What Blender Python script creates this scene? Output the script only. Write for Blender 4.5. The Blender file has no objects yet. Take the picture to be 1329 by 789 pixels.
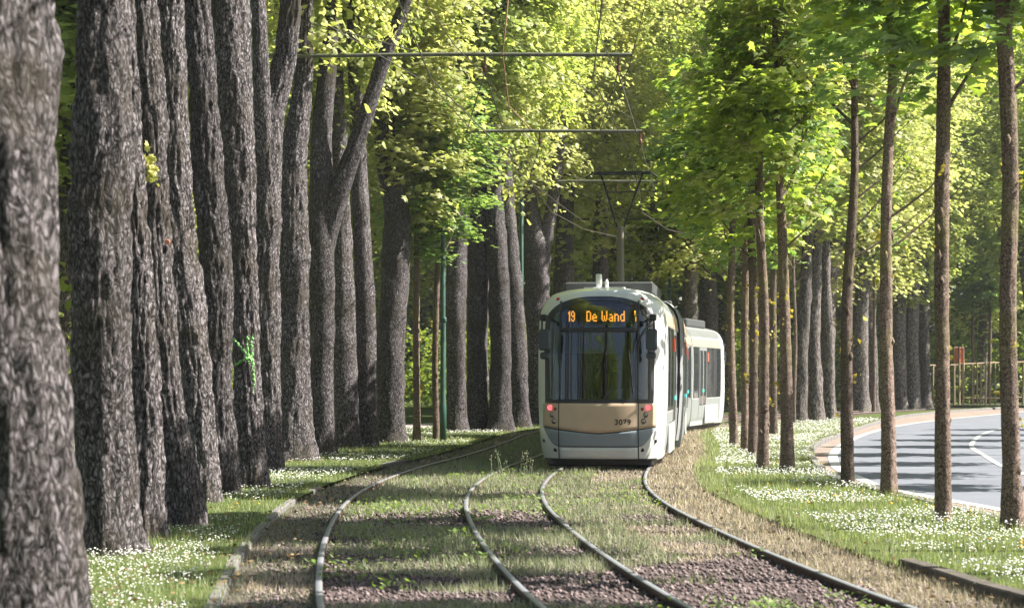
import bpy, math, random
import numpy as np
from mathutils import Vector, Matrix

random.seed(7)
RS = np.random.RandomState
SC = bpy.context.scene
COL = SC.collection
F, CX, CYH, H = 2600.0, 664.5, 490.0, 1.58      # focal in photo pixels, centre column, horizon row, eye height
R = math.radians

def G(px, py, z=0.0):
    y = (H - z) * F / (py - CYH)
    return (px - CX) * y / F, y

# ------------------------------------------------------------------ helpers
def vnoise(p, seed=0):
    """value noise, p (N,3) -> 0..1"""
    p = np.asarray(p, dtype=np.float64)
    i = np.floor(p).astype(np.int64); f = p - i
    f = f * f * (3 - 2 * f)
    def h(a, b, c):
        n = (a * 73856093) ^ (b * 19349663) ^ (c * 83492791) ^ (seed * 2654435761)
        n = (n ^ (n >> 13)) * 1274126177
        n = n & 0x7fffffff
        n = (n ^ (n >> 16)) & 0xffff
        return n / 65535.0
    r = 0
    for dx in (0, 1):
        wx = f[:, 0] if dx else 1 - f[:, 0]
        for dy in (0, 1):
            wy = f[:, 1] if dy else 1 - f[:, 1]
            for dz in (0, 1):
                wz = f[:, 2] if dz else 1 - f[:, 2]
                r = r + wx * wy * wz * h(i[:, 0] + dx, i[:, 1] + dy, i[:, 2] + dz)
    return r

def fbm(p, seed=0, oct=3):
    p = np.asarray(p, dtype=np.float64); a = 0; w = 1; t = 0
    for k in range(oct):
        a = a + w * vnoise(p * (2 ** k) + 11.3 * k, seed + k); t += w; w *= .5
    return a / t

def link(name, me, parent=None):
    o = bpy.data.objects.new(name, me); COL.objects.link(o)
    if parent is not None: o.parent = parent
    return o

def tri_mesh(name, V, T, mats, smooth=False, mi=None):
    me = bpy.data.meshes.new(name)
    V = np.ascontiguousarray(V, dtype=np.float32); T = np.ascontiguousarray(T, dtype=np.int32)
    k = T.shape[1]
    me.vertices.add(len(V)); me.vertices.foreach_set('co', V.ravel())
    me.loops.add(T.size); me.loops.foreach_set('vertex_index', T.ravel())
    me.polygons.add(len(T)); me.polygons.foreach_set('loop_start', np.arange(len(T), dtype=np.int32) * k)
    me.polygons.foreach_set('loop_total', np.full(len(T), k, dtype=np.int32))
    if smooth: me.polygons.foreach_set('use_smooth', np.ones(len(T), dtype=bool))
    if not isinstance(mats, (list, tuple)): mats = [mats]
    for m in mats: me.materials.append(m)
    if mi is not None: me.polygons.foreach_set('material_index', np.asarray(mi, dtype=np.int32))
    me.update(calc_edges=True); me.validate()
    return me

class MB:
    """collects shapes, links them as one mesh object"""
    def __init__(s): s.v = []; s.f = []; s.sm = []
    def add(s, vs, fs, smooth=False):
        b = len(s.v); s.v += [tuple(v) for v in vs]; s.f += [tuple(b + i for i in f) for f in fs]; s.sm += [smooth] * len(fs)
        return s
    def box(s, x0, x1, y0, y1, z0, z1, bev=0.0, M=None):
        b = min(bev, (x1 - x0) / 2.01, (y1 - y0) / 2.01, (z1 - z0) / 2.01)
        if b <= 0:
            vs = [(x, y, z) for z in (z0, z1) for (x, y) in ((x0, y0), (x1, y0), (x1, y1), (x0, y1))]
            fs = [(3, 2, 1, 0), (4, 5, 6, 7), (0, 1, 5, 4), (1, 2, 6, 5), (2, 3, 7, 6), (3, 0, 4, 7)]
        else:
            ring = lambda e, z: [(x0 + b + e, y0 + e, z), (x1 - b - e, y0 + e, z), (x1 - e, y0 + b + e, z), (x1 - e, y1 - b - e, z),
                                 (x1 - b - e, y1 - e, z), (x0 + b + e, y1 - e, z), (x0 + e, y1 - b - e, z), (x0 + e, y0 + b + e, z)]
            vs = ring(b, z0) + ring(0, z0 + b) + ring(0, z1 - b) + ring(b, z1)
            fs = [tuple(range(7, -1, -1)), tuple(range(24, 32))]
            for k in range(3):
                for j in range(8):
                    a = k * 8 + j; c = k * 8 + (j + 1) % 8
                    fs.append((a, c, c + 8, a + 8))
        if M is not None: vs = [M @ Vector(v) for v in vs]
        return s.add(vs, fs)
    def tube(s, pts, rad, seg=8, caps=True, smooth=True):
        pts = [Vector(p) for p in pts]; n = len(pts)
        if not isinstance(rad, (list, tuple)): rad = [rad] * n
        vs = []; ref = Vector((0, 0, 1))
        for i, p in enumerate(pts):
            d = (pts[min(i + 1, n - 1)] - pts[max(i - 1, 0)]).normalized()
            r0 = ref if abs(d.dot(ref)) < .95 else Vector((0, 1, 0))
            a = d.cross(r0).normalized(); b = d.cross(a).normalized()
            for k in range(seg):
                t = 2 * math.pi * k / seg
                vs.append(p + (a * math.cos(t) + b * math.sin(t)) * rad[i])
        fs = []
        for i in range(n - 1):
            for k in range(seg):
                k2 = (k + 1) % seg
                fs.append((i * seg + k, i * seg + k2, (i + 1) * seg + k2, (i + 1) * seg + k))
        s.add(vs, fs, smooth)
        if caps:
            s.add(vs[:seg], [tuple(range(seg))]); s.add(vs[-seg:], [tuple(range(seg - 1, -1, -1))])
        return s
    def lathe(s, prof, c=(0, 0, 0), seg=16, axis='z', smooth=True):
        vs = []
        for r, h in prof:
            for k in range(seg):
                t = 2 * math.pi * k / seg; a, b = r * math.cos(t), r * math.sin(t)
                p = (a, b, h) if axis == 'z' else ((a, h, b) if axis == 'y' else (h, a, b))
                vs.append((p[0] + c[0], p[1] + c[1], p[2] + c[2]))
        fs = [(i * seg + k, i * seg + (k + 1) % seg, (i + 1) * seg + (k + 1) % seg, (i + 1) * seg + k) for i in range(len(prof) - 1) for k in range(seg)]
        fs.append(tuple(range(seg - 1, -1, -1))); fs.append(tuple((len(prof) - 1) * seg + k for k in range(seg)))
        return s.add(vs, fs, smooth)
    def build(s, name, mat, parent=None, loc=None):
        me = bpy.data.meshes.new(name); me.from_pydata(s.v, [], s.f)
        me.polygons.foreach_set('use_smooth', s.sm); me.materials.append(mat)
        me.update()
        import bmesh
        bm = bmesh.new(); bm.from_mesh(me); bmesh.ops.recalc_face_normals(bm, faces=bm.faces); bm.to_mesh(me); bm.free()
        o = link(name, me, parent)
        if loc: o.location = loc
        return o

def tag(o, label=None, cat=None, group=None, kind=None):
    if label: o['label'] = label
    if cat: o['category'] = cat
    if group: o['group'] = group
    if kind: o['kind'] = kind
    return o

def empty(name, loc=(0, 0, 0), rz=0.0):
    o = bpy.data.objects.new(name, None); COL.objects.link(o); o.location = loc; o.rotation_euler = (0, 0, rz)
    o.empty_display_size = .3
    return o

# ------------------------------------------------------------------ materials
def new_mat(name):
    m = bpy.data.materials.new(name); m.use_nodes = True
    nt = m.node_tree; nt.nodes.clear()
    return m, nt, nt.nodes, nt.links

def simple(name, col, rough=.5, metal=0.0, noise=0.0, nscale=8, bump=0.0, bscale=60, coat=0.0, emit=None, estr=0, spec=.5):
    m, nt, N, L = new_mat(name)
    out = N.new('ShaderNodeOutputMaterial'); b = N.new('ShaderNodeBsdfPrincipled')
    L.new(b.outputs[0], out.inputs[0])
    b.inputs['Base Color'].default_value = (*col, 1); b.inputs['Roughness'].default_value = rough
    b.inputs['Metallic'].default_value = metal; b.inputs['Coat Weight'].default_value = coat
    b.inputs['Specular IOR Level'].default_value = spec
    tc = N.new('ShaderNodeTexCoord')
    if noise:
        n = N.new('ShaderNodeTexNoise'); n.inputs['Scale'].default_value = nscale; n.inputs['Detail'].default_value = 6
        L.new(tc.outputs['Object'], n.inputs['Vector'])
        r = N.new('ShaderNodeValToRGB')
        r.color_ramp.elements[0].position = .3; r.color_ramp.elements[1].position = .7
        r.color_ramp.elements[0].color = (*[c * (1 - noise) for c in col], 1)
        r.color_ramp.elements[1].color = (*[min(1, c * (1 + noise * .6)) for c in col], 1)
        L.new(n.outputs['Fac'], r.inputs[0]); L.new(r.outputs[0], b.inputs['Base Color'])
    if bump:
        n2 = N.new('ShaderNodeTexNoise'); n2.inputs['Scale'].default_value = bscale; n2.inputs['Detail'].default_value = 4
        L.new(tc.outputs['Object'], n2.inputs['Vector'])
        bp = N.new('ShaderNodeBump'); bp.inputs['Strength'].default_value = bump; bp.inputs['Distance'].default_value = .02
        L.new(n2.outputs['Fac'], bp.inputs['Height']); L.new(bp.outputs[0], b.inputs['Normal'])
    if emit:
        b.inputs['Emission Color'].default_value = (*emit, 1); b.inputs['Emission Strength'].default_value = estr
    return m

def bark_mat(name, dark, mid, light, scale=9.0, zs=.32, dist=.03, moss=(.06, .065, .02), mossamt=.35, rings=False):
    m, nt, N, L = new_mat(name)
    out = N.new('ShaderNodeOutputMaterial'); b = N.new('ShaderNodeBsdfPrincipled'); L.new(b.outputs[0], out.inputs[0])
    b.inputs['Roughness'].default_value = .85; b.inputs['Specular IOR Level'].default_value = .25
    tc = N.new('ShaderNodeTexCoord'); mp = N.new('ShaderNodeMapping'); mp.inputs['Scale'].default_value = (1, 1, zs)
    L.new(tc.outputs['Object'], mp.inputs[0])
    wn = N.new('ShaderNodeTexNoise'); wn.inputs['Scale'].default_value = 11; wn.inputs['Detail'].default_value = 3
    L.new(mp.outputs[0], wn.inputs['Vector'])
    mx = N.new('ShaderNodeMix'); mx.data_type = 'RGBA'; mx.blend_type = 'LINEAR_LIGHT'; mx.inputs[0].default_value = .06
    L.new(mp.outputs[0], mx.inputs[6]); L.new(wn.outputs['Color'], mx.inputs[7])
    vo = N.new('ShaderNodeTexVoronoi'); vo.feature = 'DISTANCE_TO_EDGE'; vo.inputs['Scale'].default_value = scale * 2.6
    L.new(mx.outputs[2], vo.inputs['Vector'])
    n1 = N.new('ShaderNodeTexNoise'); n1.inputs['Scale'].default_value = scale * 3.2; n1.inputs['Detail'].default_value = 8; n1.inputs['Roughness'].default_value = .65
    L.new(mx.outputs[2], n1.inputs['Vector'])
    mth = N.new('ShaderNodeMath'); mth.operation = 'MULTIPLY_ADD'; mth.inputs[1].default_value = .75; mth.inputs[2].default_value = -.20
    L.new(vo.outputs['Distance'], mth.inputs[0])
    ad = N.new('ShaderNodeMath'); ad.operation = 'ADD'; L.new(mth.outputs[0], ad.inputs[0]); L.new(n1.outputs['Fac'], ad.inputs[1])
    cr = N.new('ShaderNodeValToRGB'); e = cr.color_ramp.elements
    e[0].position = .27; e[0].color = (*dark, 1); e[1].position = .66; e[1].color = (*light, 1)
    x = e.new(.40); x.color = (*mid, 1)
    L.new(ad.outputs[0], cr.inputs[0])
    # big patches of moss / algae on the trunk
    n3 = N.new('ShaderNodeTexNoise'); n3.inputs['Scale'].default_value = 1.1; n3.inputs['Detail'].default_value = 5
    L.new(tc.outputs['Object'], n3.inputs['Vector'])
    r3 = N.new('ShaderNodeValToRGB'); r3.color_ramp.elements[0].position = .5; r3.color_ramp.elements[1].position = .68
    L.new(n3.outputs['Fac'], r3.inputs[0])
    mm = N.new('ShaderNodeMath'); mm.operation = 'MULTIPLY'; mm.inputs[1].default_value = mossamt; L.new(r3.outputs[0], mm.inputs[0])
    mc = N.new('ShaderNodeMix'); mc.data_type = 'RGBA'; mc.inputs[7].default_value = (*moss, 1)
    L.new(mm.outputs[0], mc.inputs[0]); L.new(cr.outputs[0], mc.inputs[6])
    # object-level value shift
    oi = N.new('ShaderNodeObjectInfo'); mr = N.new('ShaderNodeMapRange'); mr.inputs[3].default_value = .7; mr.inputs[4].default_value = 1.25
    L.new(oi.outputs['Random'], mr.inputs[0])
    hs = N.new('ShaderNodeHueSaturation'); L.new(mr.outputs[0], hs.inputs['Value']); L.new(mc.outputs[2], hs.inputs['Color'])
    L.new(hs.outputs[0], b.inputs['Base Color'])
    bp = N.new('ShaderNodeBump'); bp.inputs['Strength'].default_value = 1.0; bp.inputs['Distance'].default_value = dist
    L.new(ad.outputs[0], bp.inputs['Height'])
    if rings:
        wv = N.new('ShaderNodeTexWave'); wv.bands_direction = 'Z'; wv.inputs['Scale'].default_value = 1.6; wv.inputs['Distortion'].default_value = 3.0
        wv.inputs['Detail'].default_value = 3
        L.new(tc.outputs['Object'], wv.inputs['Vector'])
        b2 = N.new('ShaderNodeBump'); b2.inputs['Strength'].default_value = .5; b2.inputs['Distance'].default_value = .012
        L.new(wv.outputs['Fac'], b2.inputs['Height']); L.new(bp.outputs[0], b2.inputs['Normal']); L.new(b2.outputs[0], b.inputs['Normal'])
    else:
        L.new(bp.outputs[0], b.inputs['Normal'])
    return m

def leaf_mat(name, cols, trans, tw=.5, rough=.45, spec=.35):
    m, nt, N, L = new_mat(name)
    out = N.new('ShaderNodeOutputMaterial'); b = N.new('ShaderNodeBsdfPrincipled')
    b.inputs['Roughness'].default_value = rough; b.inputs['Specular IOR Level'].default_value = spec
    ge = N.new('ShaderNodeNewGeometry'); oi = N.new('ShaderNodeObjectInfo')
    cr = N.new('ShaderNodeValToRGB'); e = cr.color_ramp.elements
    e[0].position = 0; e[0].color = (*cols[0], 1); e[1].position = 1; e[1].color = (*cols[-1], 1)
    for k, c in enumerate(cols[1:-1]):
        x = e.new((k + 1) / (len(cols) - 1)); x.color = (*c, 1)
    L.new(ge.outputs['Random Per Island'], cr.inputs[0])
    mr = N.new('ShaderNodeMapRange'); mr.inputs[3].default_value = .82; mr.inputs[4].default_value = 1.18; L.new(oi.outputs['Random'], mr.inputs[0])
    hs = N.new('ShaderNodeHueSaturation'); L.new(cr.outputs[0], hs.inputs['Color']); L.new(mr.outputs[0], hs.inputs['Value'])
    L.new(hs.outputs[0], b.inputs['Base Color'])
    tr = N.new('ShaderNodeBsdfTranslucent')
    mx = N.new('ShaderNodeMix'); mx.data_type = 'RGBA'; mx.blend_type = 'MULTIPLY'; mx.inputs[0].default_value = 1
    L.new(hs.outputs[0], mx.inputs[6]); mx.inputs[7].default_value = (*trans, 1)
    L.new(mx.outputs[2], tr.inputs[0])
    ms = N.new('ShaderNodeMixShader'); ms.inputs[0].default_value = tw
    L.new(b.outputs[0], ms.inputs[1]); L.new(tr.outputs[0], ms.inputs[2]); L.new(ms.outputs[0], out.inputs[0])
    return m

def ground_mat(name, ramp, s1=1.2, s2=25, bump=.6, bdist=.03, rough=.95):
    m, nt, N, L = new_mat(name)
    out = N.new('ShaderNodeOutputMaterial'); b = N.new('ShaderNodeBsdfPrincipled'); L.new(b.outputs[0], out.inputs[0])
    b.inputs['Roughness'].default_value = rough; b.inputs['Specular IOR Level'].default_value = .2
    tc = N.new('ShaderNodeTexCoord')
    a = N.new('ShaderNodeTexNoise'); a.inputs['Scale'].default_value = s1; a.inputs['Detail'].default_value = 5
    c = N.new('ShaderNodeTexNoise'); c.inputs['Scale'].default_value = s2; c.inputs['Detail'].default_value = 8; c.inputs['Roughness'].default_value = .7
    L.new(tc.outputs['Object'], a.inputs['Vector']); L.new(tc.outputs['Object'], c.inputs['Vector'])
    mx = N.new('ShaderNodeMix'); mx.inputs[0].default_value = .55
    L.new(a.outputs['Fac'], mx.inputs[2]); L.new(c.outputs['Fac'], mx.inputs[3])
    cr = N.new('ShaderNodeValToRGB'); e = cr.color_ramp.elements
    e[0].position = .35; e[0].color = (*ramp[0], 1); e[1].position = .65; e[1].color = (*ramp[-1], 1)
    for k, q in enumerate(ramp[1:-1]):
        x = e.new(.35 + .3 * (k + 1) / (len(ramp) - 1)); x.color = (*q, 1)
    L.new(mx.outputs[0], cr.inputs[0]); L.new(cr.outputs[0], b.inputs['Base Color'])
    v = N.new('ShaderNodeTexVoronoi'); v.inputs['Scale'].default_value = s2; L.new(tc.outputs['Object'], v.inputs['Vector'])
    bp = N.new('ShaderNodeBump'); bp.inputs['Strength'].default_value = bump; bp.inputs['Distance'].default_value = bdist
    L.new(v.outputs['Distance'], bp.inputs['Height']); L.new(bp.outputs[0], b.inputs['Normal'])
    return m

M = {}
M['bark'] = bark_mat('old_bark', (.009, .008, .008), (.066, .056, .056), (.24, .217, .232), 9.5, .48, .020, moss=(.035, .028, .016), mossamt=.75)
M['bark_far'] = bark_mat('old_bark_far', (.025, .02, .02), (.10, .085, .08), (.25, .22, .20), 6, .36, .02, mossamt=.25)
M['bark_young'] = bark_mat('young_bark', (.04, .028, .023), (.135, .095, .075), (.25, .185, .155), 14, .8, .010, moss=(.16, .15, .04), mossamt=.5, rings=True)
M['leaf_wood'] = leaf_mat('woodland_leaf', [(.18, .23, .06), (.27, .33, .10), (.36, .41, .15), (.22, .27, .07)], (1.35, 1.35, .75), .6)
M['leaf_pale'] = leaf_mat('pale_spring_leaf', [(.31, .35, .11), (.42, .45, .18), (.50, .50, .26), (.35, .38, .14)], (1.3, 1.3, .8), .6)
M['leaf_young'] = leaf_mat('maple_leaf', [(.17, .24, .045), (.24, .32, .07), (.34, .40, .11), (.20, .27, .05)], (1.5, 1.5, .75), .68)
M['leaf_fresh'] = leaf_mat('fresh_maple_leaf', [(.14, .23, .07), (.20, .30, .10), (.26, .36, .13), (.16, .25, .08)], (1.4, 1.4, .7), .5)
M['leaf_flower'] = leaf_mat('yellow_blossom', [(.35, .33, .05), (.45, .38, .08), (.28, .25, .05)], (1.2, 1.1, .6), .4)
M['leaf_far'] = leaf_mat('far_leaf', [(.10, .15, .03), (.20, .26, .05), (.30, .35, .08)], (1.35, 1.4, .6), .5)
M['grass'] = leaf_mat('grass_blade', [(.17, .21, .085), (.24, .28, .14), (.36, .38, .25), (.19, .23, .105)], (1.2, 1.3, .5), .35, .6, .2)
M['drygrass'] = leaf_mat('dry_grass_blade', [(.46, .38, .27), (.58, .49, .37), (.36, .31, .20), (.62, .55, .43), (.30, .31, .17)], (1, 1, .8), .25, .8, .1)
M['bedgrass'] = leaf_mat('track_grass_blade', [(.18, .22, .11), (.27, .29, .19), (.36, .36, .27), (.20, .25, .11), (.38, .34, .26)], (1.1, 1.15, .8), .3, .7, .1)
M['weed'] = leaf_mat('weed_leaf', [(.13, .21, .06), (.20, .28, .09), (.27, .34, .13)], (1.2, 1.3, .5), .4)
M['leaf_tuft'] = leaf_mat('yellow_tuft_leaf', [(.50, .50, .14), (.60, .56, .22), (.42, .44, .10)], (1.1, 1.1, .7), .3)
M['petal'] = simple('daisy_petal', (.8, .79, .74), .7)
M['dandelion'] = simple('dandelion_yellow', (.75, .42, .02), .7)
M['ballast'] = ground_mat('ballast_soil', [(.03, .024, .024), (.075, .056, .054), (.13, .10, .094)], 2.5, 40)
M['stone'] = None
M['verge'] = ground_mat('verge_soil', [(.03, .045, .012), (.06, .085, .02), (.10, .11, .035)], 1.2, 30)
M['forest'] = ground_mat('woodland_floor', [(.02, .03, .01), (.045, .06, .018), (.07, .07, .03)], .4, 12)
M['path'] = ground_mat('path_gravel', [(.24, .21, .19), (.30, .27, .25), (.36, .33, .30)], .8, 40, .3)
M['shoulder'] = ground_mat('red_gravel', [(.16, .125, .11), (.22, .175, .15), (.28, .225, .195)], 1.5, 40, .4)
M['asphalt'] = ground_mat('asphalt', [(.115, .12, .14), (.145, .155, .18), (.18, .19, .21)], .6, 80, .3, .008, .8)
M['kerb'] = simple('kerb_stone', (.15, .14, .135), .85, noise=.35, nscale=9, bump=.6, bscale=45)
M['kerb_dark'] = simple('mossy_kerb_stone', (.075, .062, .052), .9, noise=.45, nscale=7, bump=.7, bscale=40)
M['line'] = simple('road_paint', (.44, .44, .43), .7, noise=.3, nscale=14)
M['green_metal'] = simple('green_mast_paint', (.03, .085, .062), .45, noise=.25, nscale=4)
M['boom'] = simple('weathered_boom', (.09, .095, .06), .6, noise=.4, nscale=5)
M['wire'] = simple('copper_wire', (.09, .08, .065), .5, metal=.4)
M['scar'] = simple('orange_scar', (.55, .2, .12), .8)
M['litter'] = leaf_mat('dead_leaf', [(.16, .10, .05), (.28, .20, .11), (.10, .065, .035)], (1, .9, .7), .2, .8, .1)
M['rope'] = simple('brown_rope', (.28, .16, .08), .8)
M['insul'] = simple('red_insulator', (.12, .035, .02), .4)
M['wood'] = simple('fence_wood', (.34, .26, .17), .8, noise=.3, nscale=10, bump=.4)
M['orange'] = simple('orange_sign_paint', (.80, .13, .03), .5, noise=.1)
M['signedge'] = simple('pale_sign_edge', (.55, .5, .42), .6)
M['graffiti'] = simple('green_spray_paint', (.17, .40, .11), .7, noise=.5, nscale=30)

# rail steel
def rail_mat():
    m, nt, N, L = new_mat('rail_steel')
    out = N.new('ShaderNodeOutputMaterial'); b = N.new('ShaderNodeBsdfPrincipled'); L.new(b.outputs[0], out.inputs[0])
    ge = N.new('ShaderNodeNewGeometry'); sx = N.new('ShaderNodeSeparateXYZ'); L.new(ge.outputs['Normal'], sx.inputs[0])
    r = N.new('ShaderNodeMapRange'); r.inputs[1].default_value = .6; r.inputs[2].default_value = .9; L.new(sx.outputs['Z'], r.inputs[0])
    n = N.new('ShaderNodeTexNoise'); n.inputs['Scale'].default_value = 14; n.inputs['Detail'].default_value = 6
    c = N.new('ShaderNodeValToRGB'); c.color_ramp.elements[0].color = (.035, .022, .016, 1); c.color_ramp.elements[1].color = (.12, .07, .045, 1)
    L.new(n.outputs['Fac'], c.inputs[0])
    mx = N.new('ShaderNodeMix'); mx.data_type = 'RGBA'; mx.inputs[7].default_value = (.27, .28, .31, 1)
    L.new(r.outputs[0], mx.inputs[0]); L.new(c.outputs[0], mx.inputs[6]); L.new(mx.outputs[2], b.inputs['Base Color'])
    rm = N.new('ShaderNodeMath'); rm.operation = 'MULTIPLY'; rm.inputs[1].default_value = .35; L.new(r.outputs[0], rm.inputs[0]); L.new(rm.outputs[0], b.inputs['Metallic'])
    r2 = N.new('ShaderNodeMapRange'); r2.inputs[3].default_value = .85; r2.inputs[4].default_value = .38; L.new(r.outputs[0], r2.inputs[0])
    L.new(r2.outputs[0], b.inputs['Roughness'])
    return m
M['rail'] = rail_mat()
def stone_mat():
    m = leaf_mat('ballast_stone', [(.045, .034, .034), (.12, .09, .088), (.22, .175, .172), (.085, .062, .06)], (0, 0, 0), 0.0, .85, .2)
    return m
M['stone'] = stone_mat()

# ------------------------------------------------------------------ plan curves (functions of depth Y)
def curve(pts):
    ys = np.array([p[0] for p in pts], float); xs = np.array([p[1] for p in pts], float)
    m = np.gradient(xs, ys)
    def f(y):
        y = np.asarray(y, float)
        i = np.clip(np.searchsorted(ys, y) - 1, 0, len(ys) - 2)
        h = ys[i + 1] - ys[i]; t = (y - ys[i]) / h
        t = np.clip(t, -50, 50)
        tt = np.clip(t, 0, 1)
        v = (2*tt**3-3*tt**2+1)*xs[i] + (tt**3-2*tt**2+tt)*h*m[i] + (-2*tt**3+3*tt**2)*xs[i+1] + (tt**3-tt**2)*h*m[i+1]
        v = v + np.where(t < 0, t * h * m[i], 0) + np.where(t > 1, (t - 1) * h * m[i + 1], 0)
        return v
    return f
cR = curve([(0, 4.6), (6, 3.35), (10, 2.53), (13.74, 1.965), (17.3, 1.61), (21, 1.345), (25.8, 1.16), (29, 1.2), (32.1, 1.38), (35, 1.64), (40, 2.26), (45, 2.78),
            (50, 3.2), (56, 3.7), (62, 4.75), (68, 6.85), (76, 9.7), (90, 15.0), (112, 26)])
def slope(f, y, e=.05): return (f(y + e) - f(y - e)) / (2 * e)
YY = np.concatenate([np.arange(-2, 60, .5), np.arange(60, 112.1, 1.0)])
def offset(f, d):
    s = slope(f, YY); n = np.sqrt(1 + s * s)
    X = f(YY) + d / n; Y = YY - d * s / n
    return curve(list(zip(Y, X)))
cL = offset(cR, -2.5)
KL = offset(cR, -2.5 - 1.45)
KR = offset(cR, 1.62)
def gl(pts, z): return sorted([(G(x, y, z)[1], G(x, y, z)[0]) for x, y in pts])
ZR = -.08
rl = gl([(1301, 662), (1139, 631), (1113, 619.5), (1092.5, 611), (1082, 598), (1087, 582), (1103, 572), (1129, 561.5), (1170, 552), (1212, 546), (1300, 537)], ZR)
rl = [(0, 8.9), (12, 6.9)] + rl
RL = curve(rl)                                   # white edge line
kr = gl([(1320, 527.5), (1201, 536), (1131, 550), (1105, 559), (1061, 577), (1056, 587)], 0)
kr = [(0, 8.3), (12, 6.3), (24.5, 5.45), (31, 5.15), (37, 5.7)] + [p for p in kr]
RK = curve(kr)
ml = gl([(1300, 556), (1264, 572), (1261, 580), (1279, 592), (1301, 605)], ZR)
ML = curve([(10, 9.8), (20, 8.6), (28, 8.4)] + ml + [(75, 20), (100, 30)])

def strip(name, fa, fb, ys, z, mat, nx=1, label=None, kind='structure', cat=None, zn=0.0):
    ys = np.asarray(ys, float); a = fa(ys) if callable(fa) else np.full(len(ys), fa); b = fb(ys) if callable(fb) else np.full(len(ys), fb)
    t = np.linspace(0, 1, nx + 1)
    X = a[:, None] * (1 - t) + b[:, None] * t; Yv = np.repeat(ys[:, None], nx + 1, 1)
    V = np.stack([X.ravel(), Yv.ravel(), np.full(X.size, z)], 1)
    if zn: V[:, 2] += zn * (fbm(V * [1.2, 1.2, 0], 5) - .5)
    i = np.arange(len(ys) - 1)[:, None] * (nx + 1) + np.arange(nx)[None]
    i = i.ravel(); T = np.stack([i, i + 1, i + nx + 2, i + nx + 1], 1)
    o = link(name, tri_mesh(name, V, T, mat, smooth=True))
    tag(o, label, cat, None, kind)
    return o

def fine(a, b, st): return np.arange(a, b + st * .5, st)
gv = [(-420, -60, -.3), (420, -60, -.3), (420, 520, -.3), (-420, 520, -.3)]
o = link('ground', tri_mesh('ground', np.array(gv), np.array([[0, 1, 2, 3]]), M['forest'])); tag(o, kind='structure')
ys = fine(-2, 110, 1.0)
strip('track_bed', KL, KR, ys, -.055, M['ballast'], 6, zn=.03)
strip('left_verge', lambda y: np.full(len(y), -70.0), KL, ys, 0.0, M['verge'], 4)
strip('middle_verge', KR, RK, ys, 0.0, M['verge'], 2)
strip('footpath', lambda y: KL(y) - 6.2, lambda y: KL(y) - 3.9, fine(-2, 100, 1), .006, M['path'], 1)
strip('road', RK, lambda y: RK(y) + 9.0 + 0 * y, ys, ZR, M['asphalt'], 3)
strip('road_shoulder', lambda y: RK(y) + .001, lambda y: RL(y) - .12, fine(20, 110, 1), ZR + .004, M['shoulder'])
strip('right_verge', lambda y: RK(y) + 9.0, lambda y: np.full(len(y), 130.0), ys, 0.0, M['verge'], 3)
o = strip('road_edge_line', lambda y: RL(y) - .10, lambda y: RL(y) + .10, fine(6, 110, 1), ZR + .008, M['line'])
o = strip('road_lane_line', lambda y: ML(y) - .06, lambda y: ML(y) + .06, fine(12, 90, 1), ZR + .008, M['line'])
# ground beyond the bend: woodland floor
V = np.array([(-420, 110, 0), (420, 110, 0), (420, 520, 0), (-420, 520, 0)]); o = link('woodland_ground', tri_mesh('woodland_ground', V, np.array([[0, 1, 2, 3]]), M['forest'])); tag(o, kind='structure')

# ------------------------------------------------------------------ kerbs
def kerb(name, label, f, y0, y1, w, z0, z1, L_, mat, side, gap=.012):
    root = empty(name, (float(f(y0)), y0, 0)); tag(root, label, 'kerb')
    y = y0; rng = random.Random(3); n = 0
    while y < y1 and n < 98:
        if name == 'stone_kerb' and y > 18 and rng.random() < .22: y += L_; continue
        s = float(slope(f, y)); a = math.atan(s); dy = L_ * math.cos(a)
        mb = MB(); Mx = Matrix.Translation(Vector((float(f(y)) - root.location.x + side * w / 2, y - root.location.y, rng.uniform(-.012, .008)))) @ Matrix.Rotation(-a, 4, 'Z') @ Matrix.Rotation(rng.uniform(-.012, .012), 4, 'X')
        mb.box(-w / 2, w / 2, gap, L_ - gap, z0, z1, .012, Mx)
        mb.build('kerb_stone', mat, root)
        y += dy; n += 1
    return root
kerb('stone_kerb', 'long line of worn grey kerb stones along the left side of the tracks', KL, 12.0, 28.5, .095, -.2, .012, .95, M['kerb'], -1)
kerb('stone_kerb', 'short separate piece of old kerb in dry grass left of the tracks by the ninth trunk', KL, 36.0, 38.0, .14, -.2, .04, 1.0, M['kerb'], -1)
kerb('edging_kerb', 'dark mossy edging stones sunk in grass right of the right hand rail', KR, 12.0, 16.6, .15, -.2, .065, 1.0, M['kerb_dark'], 1)
kerb('road_kerb', 'pale kerb stones between daisy verge and curving road', RK, 22, 108, .15, -.3, .03, 1.0, M['kerb'], -1)

# ------------------------------------------------------------------ rails
def rail(path_fn, name, parent, y0=4, y1=100):
    prof = [(-.031, .006), (-.021, .018), (.021, .018), (.031, .006), (.031, -.015), (.010, -.03), (.010, -.085), (.06, -.10), (-.06, -.10), (-.010, -.085), (-.010, -.02), (-.031, -.015)]
    ys = np.concatenate([fine(y0, 50, .5), fine(51, y1, 1.0)]); n = len(prof)
    V = []
    for y in ys:
        s = float(slope(path_fn, y)); k = 1 / math.sqrt(1 + s * s); x = float(path_fn(y))
        for u, v in prof: V.append((x + u * k, y - u * s * k, v))
    T = [(i * n + j, i * n + (j + 1) % n, (i + 1) * n + (j + 1) % n, (i + 1) * n + j) for i in range(len(ys) - 1) for j in range(n)]
    me = tri_mesh(name, np.array(V), np.array(T), M['rail']); return link(name, me, parent)
for f, lab in ((cL, 'empty left hand pair of tram rails curving through grass and ballast'), (cR, 'right hand pair of tram rails that carries the tram')):
    root = empty('tram_track'); tag(root, lab, 'tram rails')
    for d in (-.7525, .7525): rail(offset(f, d), 'rail', root)

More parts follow.
